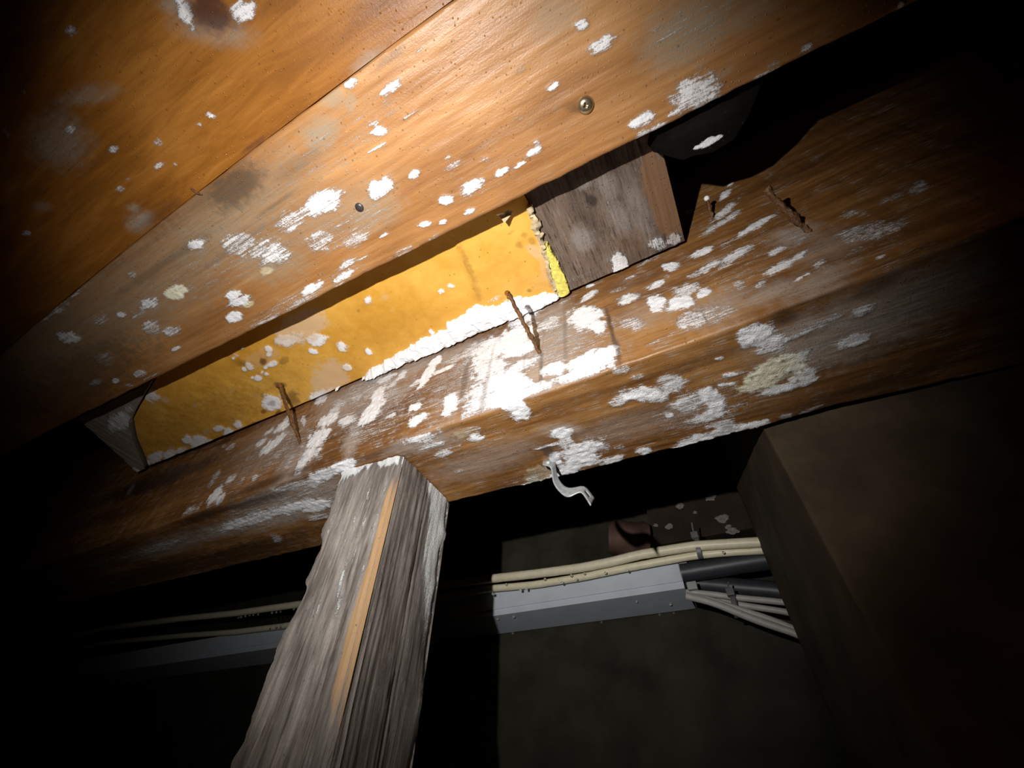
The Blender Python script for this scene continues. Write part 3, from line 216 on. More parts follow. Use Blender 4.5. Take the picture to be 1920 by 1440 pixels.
GROWTH_CROSS = (
    '-0.8781,0.1693,0.0310,0.0541,-0.0991,0.0404,1.00,1;-0.9470,0.2353,0.0383,0.0074,-0.0629,0.0477,1.00,1;-0.8954,0.1187,0.0222,0.0383,-0.0486,0.0177,0.72,1;-0.8849,0.1589,0.0423,-0.0020,-0.0154,0.0187,0.70,0;'
    '-0.9055,0.1426,0.0264,0.0217,-0.0221,0.0103,0.87,1;-0.8438,0.1484,0.0231,-0.0010,-0.0070,0.0090,0.60,0;-0.8934,0.2087,0.0071,0.0129,-0.0173,0.0075,0.50,3;-1.0011,0.2660,0.0051,0.0210,-0.0124,0.0049,0.70,0;'
    '-0.9958,0.2409,0.0005,0.0127,-0.0162,0.0056,0.40,0;-1.0127,0.1987,0.0006,0.0225,-0.0160,0.0050,0.51,1')

GROWTH_STUB = (
    '0.0978,0.1521,0.0086,-0.0001,0.0008,0.0035,1.00,0;0.1071,0.1528,0.0049,-0.0005,0.0007,0.0025,0.90,0;0.0907,0.1520,0.0053,0.0006,0.0003,0.0020,0.80,0;0.0992,0.1323,0.0246,-0.0008,0.0020,0.0075,0.43,1')

BEAM_NEAR = [[-0.8354, 0.2771], [-0.7159, 0.2735], [-0.6138, 0.2703], [-0.5254, 0.2727], [-0.4549, 0.2708], [-0.3838, 0.2618], [-0.3128, 0.2628], [-0.2208, 0.2617], [-0.1393, 0.2659], [-0.1106, 0.2682], [-0.0483, 0.2645], [0.0497, 0.2577], [0.095, 0.2571], [0.1433, 0.2566], [0.1614, 0.255], [0.2188, 0.2518], [0.2544, 0.249]]
BEAM_FAR = [[-1.1675, 0.4047], [-0.9061, 0.4126], [-0.5703, 0.4186], [-0.308, 0.395], [-0.1228, 0.3999], [-0.0228, 0.4006], [0.0675, 0.4022], [0.1336, 0.3992], [0.2122, 0.4036], [0.2824, 0.4075]]
JOIST_FAR = [[-0.9328, 0.1084], [-0.689, 0.1116], [-0.5535, 0.1093], [-0.4355, 0.115], [-0.3079, 0.1124], [-0.2173, 0.1151], [-0.1475, 0.1141], [-0.0621, 0.1152], [0.0028, 0.1165], [0.0611, 0.1197], [0.1316, 0.12], [0.1939, 0.1191], [0.2425, 0.117]]
JOIST_NEAR = [[-0.8297, -0.0139], [-0.6318, -0.0235], [-0.4878, -0.0299], [-0.3708, -0.0341], [-0.2758, -0.0348], [-0.2019, -0.0337], [-0.1376, -0.0381], [-0.0987, -0.0387], [-0.0586, -0.038]]
POST_LEFT = [[-0.4018, 0.3181], [-0.3926, 0.2726], [-0.3911, 0.2318], [-0.3836, 0.2192], [-0.3825, 0.2002], [-0.3836, 0.1812], [-0.3794, 0.1728], [-0.3808, 0.1594], [-0.384, 0.1418], [-0.3849, 0.1242], [-0.3859, 0.1138], [-0.3839, 0.0939], [-0.3827, 0.0774], [-0.3808, 0.0587], [-0.3809, 0.0401]]
POST_MID = [[-0.314, 0.3199], [-0.3042, 0.2594], [-0.3016, 0.221], [-0.3014, 0.193], [-0.3009, 0.17], [-0.2991, 0.1442], [-0.2937, 0.1109], [-0.2946, 0.0944], [-0.2953, 0.0807], [-0.2925, 0.0631], [-0.2864, 0.0401]]
POST_RIGHT = [[-0.3099, 0.32], [-0.3119, 0.3005], [-0.3064, 0.273], [-0.3077, 0.2423], [-0.3073, 0.2199], [-0.3047, 0.2015], [-0.3046, 0.1711], [-0.3027, 0.1386], [-0.2972, 0.1114], [-0.2935, 0.0987], [-0.2946, 0.0869], [-0.2963, 0.0756], [-0.2989, 0.0544]]
NAIL_LONG = [[-0.1222, 0.2673, 0.3863], [-0.1284, 0.1923, 0.4148]]
NAIL_BENT = [[-0.4996, 0.272, 0.3862], [-0.5485, 0.217, 0.4818]]
NAIL_SLANT = [[0.1584, 0.2552, 0.4155], [0.1358, 0.2102, 0.4388]]
NAIL_STUB = [[0.1024, 0.257, 0.5181], [0.1035, 0.237, 0.5323]]
SCREW_AT = [0.008, 0.0718, 0.44]
DARK_SCREW_AT = [-0.2296, 0.0526, 0.44]
SPLINTER = [[-0.373, -0.0385, 0.437], [-0.3692, -0.0296, 0.439]]
FLAP = [[-0.1157, 0.1277, 0.468], [-0.1099, 0.1407, 0.474], [-0.0987, 0.1319, 0.474], [-0.0974, 0.1366, 0.478]]
STRAP_UP = [[-0.167, 0.372, 0.3328], [-0.1612, 0.372, 0.331], [-0.1554, 0.372, 0.3278], [-0.1515, 0.372, 0.3215], [-0.1514, 0.372, 0.3123], [-0.1501, 0.372, 0.3031], [-0.1478, 0.372, 0.2944], [-0.1422, 0.372, 0.2851], [-0.1382, 0.372, 0.2818], [-0.1341, 0.372, 0.2799], [-0.1279, 0.372, 0.2794], [-0.1218, 0.372, 0.2794], [-0.1183, 0.372, 0.2778], [-0.1151, 0.372, 0.274], [-0.1117, 0.372, 0.2672], [-0.1086, 0.372, 0.2609]]
STRAP_LOW = [[-0.1613, 0.358, 0.3104], [-0.1563, 0.358, 0.3076], [-0.1519, 0.358, 0.305], [-0.1498, 0.358, 0.2993], [-0.1494, 0.358, 0.2919], [-0.149, 0.358, 0.2858], [-0.1475, 0.358, 0.2801], [-0.1451, 0.358, 0.2743], [-0.1392, 0.358, 0.2651], [-0.1344, 0.358, 0.2604], [-0.1305, 0.358, 0.2594], [-0.1255, 0.358, 0.2611], [-0.1196, 0.358, 0.2625], [-0.1168, 0.358, 0.2606], [-0.1139, 0.358, 0.2551], [-0.1092, 0.358, 0.2436]]
STRAP_SCREW = [-0.156, 0.362, 0.3145]
CABLE_UP = [[-3.0631, 0.769, 0.4492], [-1.9631, 0.769, 0.4712], [-1.543, 0.769, 0.4523], [-1.2904, 0.769, 0.4366], [-1.0371, 0.769, 0.4277], [-0.6903, 0.769, 0.4126], [-0.4693, 0.769, 0.4043], [-0.3621, 0.769, 0.3977], [-0.2622, 0.769, 0.3936], [-0.2058, 0.769, 0.3949], [-0.1513, 0.769, 0.399], [-0.0998, 0.769, 0.3981], [-0.0508, 0.769, 0.3969], [-0.0053, 0.769, 0.3912], [0.0237, 0.769, 0.3872], [0.049, 0.769, 0.3842], [0.0709, 0.769, 0.3815]]
CABLE_LOW = [[-3.0323, 0.784, 0.407], [-1.9323, 0.784, 0.429], [-1.5191, 0.784, 0.4077], [-1.2724, 0.784, 0.3918], [-1.0842, 0.784, 0.3857], [-0.6944, 0.784, 0.3896], [-0.4762, 0.784, 0.3912], [-0.3689, 0.784, 0.3836], [-0.2687, 0.784, 0.3829], [-0.1936, 0.784, 0.3859], [-0.1228, 0.784, 0.3874], [-0.0562, 0.784, 0.3878], [-0.0097, 0.784, 0.3844], [0.0452, 0.784, 0.3781], [0.0725, 0.784, 0.3743]]
PIPE_A = [[-0.0897, 0.808, 0.3724], [-0.0329, 0.808, 0.3725], [0.0137, 0.808, 0.3729], [0.0579, 0.808, 0.3718], [0.1002, 0.808, 0.3707]]
PIPE_B = [[-0.0896, 0.842, 0.3685], [-0.043, 0.842, 0.358], [0.0003, 0.842, 0.3463], [0.0415, 0.842, 0.3365], [0.0795, 0.842, 0.325]]
WIRE_A = [[-0.0889, 0.8, 0.3352], [-0.0508, 0.8, 0.3266], [-0.0182, 0.8, 0.3166], [0.0211, 0.8, 0.3071], [0.0556, 0.8, 0.2985], [0.0764, 0.8, 0.2919]]
WIRE_B = [[-0.0909, 0.811, 0.3367], [-0.0532, 0.811, 0.3251], [-0.0216, 0.811, 0.3111], [0.0171, 0.811, 0.2994], [0.0535, 0.811, 0.2884], [0.071, 0.811, 0.2803]]
WIRE_C = [[-0.0879, 0.777, 0.319], [-0.0528, 0.777, 0.3052], [-0.0286, 0.777, 0.2906], [-0.006, 0.777, 0.276], [0.0203, 0.777, 0.2617], [0.0477, 0.777, 0.2486], [0.0607, 0.777, 0.2395]]
WIRE_D = [[-0.0887, 0.789, 0.3263], [-0.0526, 0.789, 0.3134], [-0.0251, 0.789, 0.2986], [-0.0037, 0.789, 0.2875], [0.0237, 0.789, 0.2741], [0.0482, 0.789, 0.2583], [0.0636, 0.789, 0.2479]]
TIE_UP = [-0.0475, 0.775, 0.3957]
TIE_LOW = [-0.0205, 0.797, 0.3034]
CLIP_A = [-0.0826, 0.8, 0.3822]
CLIP_B = [-0.0762, 0.79, 0.3394]
TRUNK = [0.343, 0.3939, -0.0904, 0.8, 0.895]
DROPS_CABLE = [[-0.4271, 0.768, 0.3861], [-0.4564, 0.768, 0.3715], [-0.3942, 0.768, 0.3707], [-0.3809, 0.768, 0.3703], [-0.2857, 0.768, 0.3812], [-0.259, 0.768, 0.3809], [-0.2759, 0.768, 0.3725], [-0.1779, 0.768, 0.3736], [-0.3055, 0.768, 0.3713], [-0.0771, 0.768, 0.3947], [-0.011, 0.768, 0.3768], [-0.2187, 0.768, 0.3758], [-0.341, 0.768, 0.383], [-1.2618, 0.768, 0.4216], [-1.2511, 0.768, 0.4217], [-1.2345, 0.768, 0.4225], [-1.2169, 0.768, 0.4217], [-1.2018, 0.768, 0.4213], [-1.1823, 0.768, 0.4203], [-1.1274, 0.768, 0.4176], [-1.1109, 0.768, 0.4169], [-1.0947, 0.768, 0.4162], [-1.0466, 0.768, 0.4167], [-1.1102, 0.768, 0.3781], [-1.087, 0.768, 0.3781], [-1.0714, 0.768, 0.3776]]
DROPS_TRUNK = [[-0.4688, 0.8163, 0.343], [-0.4313, 0.8156, 0.343], [-0.1827, 0.8267, 0.343], [-0.1286, 0.8568, 0.343], [-0.1588, 0.9004, 0.343], [-0.1323, 0.9018, 0.343], [-0.2756, 0.901, 0.343], [-0.4757, 0.8989, 0.343], [-0.5018, 0.9045, 0.343]]
PILLAR = [0.0717, 0.0469]
REAR_SPOTS = [[-0.0642, 0.5285, 0.009], [-0.0028, 0.5336, 0.012], [0.0055, 0.4811, 0.012], [0.0116, 0.4624, 0.006], [0.0156, 0.4537, 0.011], [-0.1221, 0.4955, 0.005], [-0.0954, 0.4871, 0.008], [0.0526, 0.5394, 0.005], [-0.0397, 0.5061, 0.004]]
BLOCK_LEFT_X = [-0.0856, -0.0781]
BLOCK_RIGHT_X = [0.0637, 0.0641]
PANEL_LEFT = [[-0.7093, 0.1455], [-0.7773, 0.1485], [-0.8516, 0.1526], [-0.9032, 0.1664], [-0.9437, 0.2038], [-0.9768, 0.2532], [-0.9908, 0.2767]]
PANEL_RIGHT = [[-0.0796, 0.1396], [-0.079, 0.1495], [-0.0822, 0.168], [-0.083, 0.1814], [-0.0864, 0.2014], [-0.0913, 0.2219], [-0.0939, 0.2446], [-0.0931, 0.2634]]
TORN = [[-0.0806, 0.1852, -0.0778, 0.1865], [-0.0829, 0.1919, -0.0778, 0.1958], [-0.085, 0.1997, -0.0776, 0.2032], [-0.0871, 0.2076, -0.0762, 0.2128], [-0.0872, 0.2174, -0.0773, 0.2221], [-0.0908, 0.2273, -0.0759, 0.232], [-0.0912, 0.2382, -0.0776, 0.2431], [-0.0929, 0.2489, -0.0785, 0.254], [-0.0909, 0.2581, -0.0819, 0.2607], [-0.0888, 0.2633, -0.086, 0.2638]]
FOLD = [[-0.1738, 0.1379], [-0.1773, 0.1619], [-0.1828, 0.1905], [-0.1876, 0.2191], [-0.1935, 0.2366]]
STUB_OUTLINE = [[0.0521, 0.138], [0.0653, 0.1154], [0.1068, 0.1159], [0.1487, 0.1241], [0.1354, 0.1457], [0.1199, 0.1601], [0.1021, 0.1626], [0.0847, 0.1576], [0.075, 0.1569]]


# ---------------------------------------------------------------- helpers
rng = np.random.default_rng(7)
random.seed(7)
COL = scene.collection


def link(o, parent=None):
    COL.objects.link(o)
    if parent is not None:
        o.parent = parent
    return o


def tag(o, label=None, cat=None, group=None, kind=None):
    if label: o['label'] = label
    if cat: o['category'] = cat
    if group: o['group'] = group
    if kind: o['kind'] = kind
    return o


def thing(name, loc, label, cat, group=None):
    o = bpy.data.objects.new(name, None)
    o.empty_display_size = 0.02
    o.location = loc
    link(o)
    bpy.context.view_layer.update()
    return tag(o, label, cat, group, 'thing')


def hash2(ix, iy, seed):
    h = (ix.astype(np.int64) * 374761393 + iy.astype(np.int64) * 668265263 + seed * 974634777) & 0xffffffff
    h = ((h ^ (h >> 13)) * 1274126177) & 0xffffffff
    return ((h ^ (h >> 16)) & 0xffff) / 65535.0


def vnoise(x, y, seed=0):
    ix, iy = np.floor(x), np.floor(y)
    fx, fy = x - ix, y - iy
    fx, fy = fx * fx * (3 - 2 * fx), fy * fy * (3 - 2 * fy)
    a, b = hash2(ix, iy, seed), hash2(ix + 1, iy, seed)
    c, d = hash2(ix, iy + 1, seed), hash2(ix + 1, iy + 1, seed)
    return (a * (1 - fx) + b * fx) * (1 - fy) + (c * (1 - fx) + d * fx) * fy - 0.5


def fbm(x, y, seed=0, octaves=3):
    v, amp = 0, 1.0
    for k in range(octaves):
        v = v + amp * vnoise(x * 2 ** k + 17.3 * k, y * 2 ** k + 5.1 * k, seed + k)
        amp *= 0.5
    return v


def growth(P, text, lump=150.0, ragged=0.75):
    """strength of white mould and painted glints, grey film, dark stain and tint, cream mould at the surface points P (n, 2)"""
    out = np.zeros((len(P), 4), np.float32)
    n1 = fbm(P[:, 0] * lump, P[:, 1] * lump, 3)
    n2 = fbm(P[:, 0] * lump * 3.1, P[:, 1] * lump * 3.1, 11, 2)
    for rec in text.split(';'):
        q = [float(v) for v in rec.split(',')]
        c, A, B, val, ch = np.array(q[:2]), np.array(q[2:4]), np.array(q[4:6]), q[6], int(q[7])
        reach = 2.2 * (np.hypot(*A) + np.hypot(*B))
        idx = np.nonzero((np.abs(P[:, 0] - c[0]) < reach) & (np.abs(P[:, 1] - c[1]) < reach))[0]
        if not len(idx):
            continue
        det = A[0] * B[1] - A[1] * B[0]
        if abs(det) < 1e-12:
            continue
        d = P[idx] - c
        s = (d[:, 0] * B[1] - d[:, 1] * B[0]) / det
        t = (A[0] * d[:, 1] - A[1] * d[:, 0]) / det
        rad = np.sqrt(s * s + t * t) + ragged * (n1[idx] * 0.55 + n2[idx] * 0.35)
        soft = {0: 0.5, 1: 0.75, 2: 0.6, 3: 0.35}[ch]
        m = np.clip((1 + soft - rad) / (2 * soft), 0, 1)
        m = val * m * m * (3 - 2 * m)
        out[idx, ch] = np.maximum(out[idx, ch], m)
    return out


def mesh_object(name, verts, faces, mat, parent=None, smooth=True, attr=None):
    me = bpy.data.meshes.new(name)
    verts = np.asarray(verts, np.float64)
    if parent is not None:
        verts = verts - np.array(parent.matrix_world.translation)
    me.from_pydata(verts.tolist(), [], faces)
    me.update()
    if smooth:
        me.polygons.foreach_set('use_smooth', np.ones(len(me.polygons), bool))
    if attr is not None:
        a = me.color_attributes.new('growth', 'FLOAT_COLOR', 'POINT')
        a.data.foreach_set('color', np.asarray(attr, np.float32).ravel())
    me.materials.append(mat)
    return link(bpy.data.objects.new(name, me), parent)


def loft(name, rings, mat, parent=None, attr=None, caps=True, smooth=True, flat_quads=None):
    """rings (n, m, 3): closed around m, capped at both ends"""
    rings = np.asarray(rings)
    n, m, _ = rings.shape
    i = np.arange(n - 1)[:, None] * m
    j = np.arange(m)[None, :]
    k = (j + 1) % m
    f = np.stack([i + j, i + k, i + m + k, i + m + j], -1).reshape(-1, 4)
    faces = f.tolist()
    if caps:
        faces.append(list(range(m))[::-1])
        faces.append(list(range((n - 1) * m, n * m)))
    o = mesh_object(name, rings.reshape(-1, 3), faces, mat, parent, smooth, None if attr is None else attr.reshape(-1, 4))
    me = o.data
    bm = bmesh.new(); bm.from_mesh(me)
    bmesh.ops.recalc_face_normals(bm, faces=bm.faces)
    if smooth:
        for e in bm.edges:
            if len(e.link_faces) == 2 and e.calc_face_angle(0) > 0.9:
                e.smooth = False
    bm.to_mesh(me); bm.free()
    return o


def box_loft(name, corners8, mat, parent=None, bevel=0.0):
    """a box from its 4 bottom and 4 top corners (same order)"""
    v = np.array(corners8, float)
    o = mesh_object(name, v, [[3, 2, 1, 0], [4, 5, 6, 7], [0, 1, 5, 4], [1, 2, 6, 5], [2, 3, 7, 6], [3, 0, 4, 7]], mat, parent, False)
    bm = bmesh.new(); bm.from_mesh(o.data)
    bmesh.ops.recalc_face_normals(bm, faces=bm.faces)
    if bevel:
        bmesh.ops.bevel(bm, geom=list(bm.edges), offset=bevel, segments=2, affect='EDGES', profile=0.7)
    bm.to_mesh(o.data); bm.free()
    return o


def box(name, x0, x1, y0, y1, z0, z1, mat, parent=None, bevel=0.0):
    b = [(x0, y0), (x1, y0), (x1, y1), (x0, y1)]
    return box_loft(name, [(*p, z0) for p in b] + [(*p, z1) for p in b], mat, parent, bevel)


def tube(name, pts, radius, mat, parent=None, sides=12, step=0.006, wobble=None, ends=True):
    """a round tube along a smooth path; radius a number or one per point"""
    pts = np.array(pts, float)
    rad = np.full(len(pts), radius, float) if np.isscalar(radius) else np.array(radius, float)
    d = np.r_[0, np.cumsum(np.linalg.norm(np.diff(pts, axis=0), axis=1))]
    n = max(4, int(d[-1] / step))
    t = np.linspace(0, d[-1], n + 1)
    P = np.stack([np.interp(t, d, pts[:, k]) for k in range(3)], 1)
    for _ in range(4):
        P[1:-1] = (P[:-2] + 2 * P[1:-1] + P[2:]) / 4
    Rr = np.interp(t, d, rad)
    T = np.gradient(P, axis=0)
    T /= np.linalg.norm(T, axis=1)[:, None]
    up = np.array([0.13, 0.2, 1.0]) if abs(T[0, 2]) < 0.8 else np.array([1.0, 0.1, 0])
    rings = []
    for k in range(len(P)):
        a = np.cross(T[k], up); a /= np.linalg.norm(a)
        b = np.cross(T[k], a)
        ang = np.linspace(0, 2 * math.pi, sides, endpoint=False)
        rr = np.full(sides, Rr[k])
        if wobble:
            rr = rr * (1 + wobble * 2 * vnoise(np.cos(ang) * 1.7 + t[k] * 300, np.sin(ang) * 1.7 + t[k] * 170, 5))
        rings.append(P[k] + np.cos(ang)[:, None] * a * rr[:, None] + np.sin(ang)[:, None] * b * rr[:, None])
    return loft(name, np.array(rings), mat, parent)


def blobs(name, centres, radii, mat, parent=None, squash=(1, 1, 1)):
    """many small round drops in one mesh"""
    bm = bmesh.new()
    for c, rr in zip(centres, radii):
        mtx = Matrix.Translation(Vector(c)) @ Matrix.Diagonal((squash[0], squash[1], squash[2], 1))
        bmesh.ops.create_icosphere(bm, subdivisions=2, radius=rr, matrix=mtx)
    for f in bm.faces: f.smooth = True
    me = bpy.data.meshes.new(name)
    bm.to_mesh(me); bm.free()
    me.materials.append(mat)
    o = link(bpy.data.objects.new(name, me), parent)
    if parent is not None:
        o.location = -parent.matrix_world.translation
    return o


# ---------------------------------------------------------------- materials
class Mat:
    def __init__(self, name):
        self.m = bpy.data.materials.new(name)
        self.m.use_nodes = True
        self.nt = self.m.node_tree
        self.b = self.nt.nodes['Principled BSDF']

    def node(self, typ, **kw):
        n = self.nt.nodes.new(typ)
        for k, v in kw.items():
            setattr(n, k, v)
        return n

    def put(self, sock, v):
        if isinstance(v, bpy.types.NodeSocket):
            self.nt.links.new(v, sock)
        elif isinstance(v, (tuple, list)) and len(v) == 3 and sock.type == 'RGBA':
            sock.default_value = (*v, 1)
        else:
            sock.default_value = v

    def coords(self, scale):
        tc = self.node('ShaderNodeTexCoord')
        mp = self.node('ShaderNodeMapping')
        self.put(mp.inputs['Vector'], tc.outputs['Object'])
        mp.inputs['Scale'].default_value = scale
        return mp.outputs['Vector']

    def noise(self, scale, detail=3, rough=0.6, distort=0.0):
        n = self.node('ShaderNodeTexNoise')
        self.put(n.inputs['Vector'], self.coords(scale))
        n.inputs['Scale'].default_value = 1
        n.inputs['Detail'].default_value = detail
        n.inputs['Roughness'].default_value = rough
        n.inputs['Distortion'].default_value = distort
        return n.outputs['Fac']

    def math(self, op, a, b=0.0, c=0.0, clamp=False):
        n = self.node('ShaderNodeMath', operation=op, use_clamp=clamp)
        for s, v in zip(n.inputs, (a, b, c)):
            self.put(s, v)
        return n.outputs[0]

    def smooth(self, v, lo, hi, a=0.0, b=1.0):
        n = self.node('ShaderNodeMapRange', interpolation_type='SMOOTHSTEP')
        for s, x in zip(n.inputs, (v, lo, hi, a, b)):
            self.put(s, x)
        return n.outputs[0]

    def mix(self, f, a, b):
        n = self.node('ShaderNodeMix', data_type='RGBA')
        self.put(n.inputs[0], f); self.put(n.inputs[6], a); self.put(n.inputs[7], b)
        return n.outputs[2]

    def ramp(self, f, stops):
        n = self.node('ShaderNodeValToRGB')
        e = n.color_ramp.elements
        while len(e) < len(stops): e.new(0.5)
        for el, (p, c) in zip(e, stops):
            el.position = p; el.color = (*c, 1)
        self.put(n.inputs['Fac'], f)
        return n.outputs['Color']

    def bump(self, h, dist, strength=1.0):
        n = self.node('ShaderNodeBump')
        n.inputs['Strength'].default_value = strength
        n.inputs['Distance'].default_value = dist
        self.put(n.inputs['Height'], h)
        self.put(self.b.inputs['Normal'], n.outputs['Normal'])

    def set(self, **kw):
        for k, v in kw.items():
            self.put(self.b.inputs[k.replace('_', ' ')], v)
        return self.m


def mouldy_wood(name, dark, mid, light, grain, film=(0.30, 0.25, 0.20), stain=(0.045, 0.028, 0.018), rough=0.4, spread=1.0,
                wet=0.5, cream=(0.80, 0.74, 0.50), white=(0.86, 0.87, 0.90), relief=0.0009, cream_amount=0.9, drops=True, bend=0.6, haze=0.0, cracks=0.0):
    """wet timber with grain along the axis where `grain` is small, and mould where the growth attribute says"""
    M = Mat(name)
    g = np.array(grain, float)
    coarse = M.noise(tuple(g * 0.35), 3, 0.55, bend)
    fine = M.noise(tuple(g * 2.2), 4, 0.65, bend * .4)
    tone = M.noise((6, 6, 6), 2, 0.5)
    v = M.math('ADD', M.math('MULTIPLY', coarse, 0.55), M.math('MULTIPLY', fine, 0.45))
    v = M.math('ADD', v, M.math('MULTIPLY', M.math('SUBTRACT', tone, 0.5), 0.5))
    base = M.ramp(v, ((0.5 - 0.17 * spread, dark), (0.5, mid), (0.5 + 0.17 * spread, light)))
    if cracks:
        ck = M.noise(tuple(g * 4.5), 3, 0.75, 0.15)
        base = M.mix(M.math('MULTIPLY', M.smooth(ck, 0.36, 0.46, 1, 0), cracks), base, stain)
        base = M.mix(M.math('MULTIPLY', M.smooth(ck, 0.56, 0.68), cracks * 0.5), base, film)
    at = M.node('ShaderNodeAttribute', attribute_name='growth')
    sep = M.node('ShaderNodeSeparateColor')
    M.put(sep.inputs[0], at.outputs['Color'])
    W, F, D, C = sep.outputs[0], sep.outputs[1], sep.outputs[2], at.outputs['Alpha']
    iso = M.noise((520, 520, 520), 3, 0.7)
    grit = M.noise((1500, 1500, 1500), 2, 0.7)
    streak = M.noise(tuple(g * 6.0), 3, 0.65)
    patch = M.noise((45, 45, 45), 3, 0.6)
    c0 = lambda v, k: M.math('MULTIPLY', M.math('SUBTRACT', v, 0.5), k)
    brk = M.math('ADD', M.math('ADD', c0(iso, 0.7), c0(grit, 0.7)), c0(streak, 1.15))
    cover = M.math('ADD', M.math('SUBTRACT', M.math('MULTIPLY', W, 1.05), 0.5), M.math('MULTIPLY', brk, 1.15))
    wm = M.smooth(cover, -0.12, 0.24)
    wm = M.math('MULTIPLY', wm, M.smooth(W, 0.03, 0.22))
    wm = M.math('MULTIPLY', wm, M.smooth(W, 0.2, 1.0, 0.6, 1.0))
    sfac = M.smooth(M.math('ADD', streak, c0(iso, 0.7)), 0.32, 0.66, 0.5, 1.0)
    fm = M.math('MULTIPLY', M.math('POWER', F, 0.7), sfac)
    hz = M.math('MULTIPLY', M.smooth(M.math('ADD', streak, c0(grit, 0.35)), 0.50, 0.66), M.smooth(patch, 0.44, 0.68))
    fm = M.math('MAXIMUM', fm, M.math('MULTIPLY', hz, haze))
    dm = M.smooth(M.math('ADD', D, M.math('MULTIPLY', brk, 0.35)), 0.12, 1.0)
    cm = M.math('MULTIPLY', M.smooth(M.math('ADD', C, M.math('MULTIPLY', brk, 0.25)), 0.2, 0.8), cream_amount)
    col = M.mix(fm, base, film)
    white2 = M.mix(M.math('MULTIPLY', C, 0.8), white, cream)
    col = M.mix(cm, col, cream)
    col = M.mix(wm, col, white2)
    col = M.mix(M.math('MULTIPLY', dm, M.math('SUBTRACT', 0.85, M.math('MULTIPLY', wm, 0.25))), col, stain)
    # tiny dark specks
    vor = M.node('ShaderNodeTexVoronoi')
    M.put(vor.inputs['Vector'], M.coords((170, 170, 170)))
    vor.inputs['Scale'].default_value = 1
    rnd = M.node('ShaderNodeSeparateColor'); M.put(rnd.inputs[0], vor.outputs['Color'])
    speck = M.math('MULTIPLY', M.smooth(vor.outputs['Distance'], 0.10, 0.22, 1, 0), M.math('GREATER_THAN', rnd.outputs[0], 0.86))
    col = M.mix(M.math('MULTIPLY', speck, 0.5), col, stain)
    # drops of condensation: small domes
    vd = M.node('ShaderNodeTexVoronoi')
    M.put(vd.inputs['Vector'], M.coords((430, 430, 430)))
    vd.inputs['Scale'].default_value = 1
    rd = M.node('ShaderNodeSeparateColor'); M.put(rd.inputs[0], vd.outputs['Color'])
    dome = M.math('MULTIPLY', M.smooth(vd.outputs['Distance'], 0.0, 0.38, 1, 0), M.math('GREATER_THAN', rd.outputs[1], 0.90 if drops else 2.0))
    dome = M.math('MULTIPLY', dome, M.math('SUBTRACT', 1.0, wm, clamp=True))
    h = M.math('ADD', M.math('MULTIPLY', fine, 0.45), M.math('MULTIPLY', M.math('MULTIPLY', wm, M.math('ADD', iso, 0.2)), 1.1))
    h = M.math('ADD', h, M.math('MULTIPLY', dome, 0.55))
    h = M.math('ADD', h, M.math('MULTIPLY', iso, 0.22))
    M.bump(h, relief)
    ro = M.math('ADD', M.math('MULTIPLY', M.math('MAXIMUM', wm, M.math('MULTIPLY', fm, 0.7)), 0.95 - rough), rough)
    ro = M.math('SUBTRACT', ro, M.math('MULTIPLY', dome, rough - 0.05), clamp=True)
    return M.set(Base_Color=col, Roughness=ro, Specular_IOR_Level=wet)


def plain(name, color, rough=0.5, metal=0.0, vary=0.15, scale=60, bump=0.0, spec=0.5, trans=0.0):
    M = Mat(name)
    n = M.noise((scale, scale, scale), 4, 0.6)
    c = tuple(color)
    col = M.ramp(n, ((0.3, tuple(v * (1 - vary) for v in c)), (0.7, tuple(min(1, v * (1 + vary)) for v in c))))
    if bump: M.bump(n, bump)
    return M.set(Base_Color=col, Roughness=rough, Metallic=metal, Specular_IOR_Level=spec, Transmission_Weight=trans)


m_joist = mouldy_wood('joist timber', (0.20, 0.082, 0.024), (0.34, 0.155, 0.05), (0.47, 0.24, 0.09), (5, 75, 75), film=(0.29, 0.23, 0.155), spread=1.15, haze=.3)
m_knot = mouldy_wood('knotty timber', (0.16, 0.056, 0.009), (0.25, 0.092, 0.013), (0.36, 0.145, 0.026), (6, 50, 50), stain=(0.06, 0.025, 0.02), wet=0.35, bend=2.2)
m_beam = mouldy_wood('beam timber', (0.11, 0.047, 0.015), (0.225, 0.100, 0.029), (0.38, 0.19, 0.062), (7, 100, 100), film=(0.40, 0.345, 0.30), stain=(0.05, 0.025, 0.014), spread=1.1, haze=.85)
m_block = mouldy_wood('grey block timber', (0.055, 0.035, 0.024), (0.115, 0.077, 0.054), (0.22, 0.155, 0.115), (95, 8, 95), rough=0.6, spread=1.1, relief=0.0015, cream=(0.17, 0.085, 0.038), haze=.5, bend=.25, cracks=.75, stain=(.016,.010,.007), film=(.25,.22,.2))
m_cross = mouldy_wood('cross joist timber', (0.12, 0.08, 0.06), (0.18, 0.13, 0.10), (0.24, 0.18, 0.15), (90, 10, 90), rough=0.6, drops=False)
m_post = mouldy_wood('post timber', (0.08, 0.068, 0.060), (0.148, 0.131, 0.119), (0.24, 0.223, 0.205), (120, 120, 4), rough=0.62, film=(0.36, 0.33, 0.305), cream=(0.42, 0.26, 0.125), white=(0.72, 0.74, 0.75), spread=1.25, relief=0.0016, stain=(0.06, 0.04, 0.036), drops=False, bend=0.1, haze=.7, cracks=.7)
m_panel = mouldy_wood('orange facing', (0.60, 0.29, 0.035), (0.70, 0.36, 0.055), (0.78, 0.44, 0.085), (26, 30, 26), stain=(0.10, 0.04, 0.008), cream=(0.68, 0.48, 0.30), rough=0.35, relief=0.0004, cream_amount=0.75, drops=False)  # the stain colour also tints the panel's left part darker
m_mould = plain('white mould', (0.88, 0.89, 0.92), 0.95, vary=0.04, scale=260, bump=0.0005, spec=0.1)
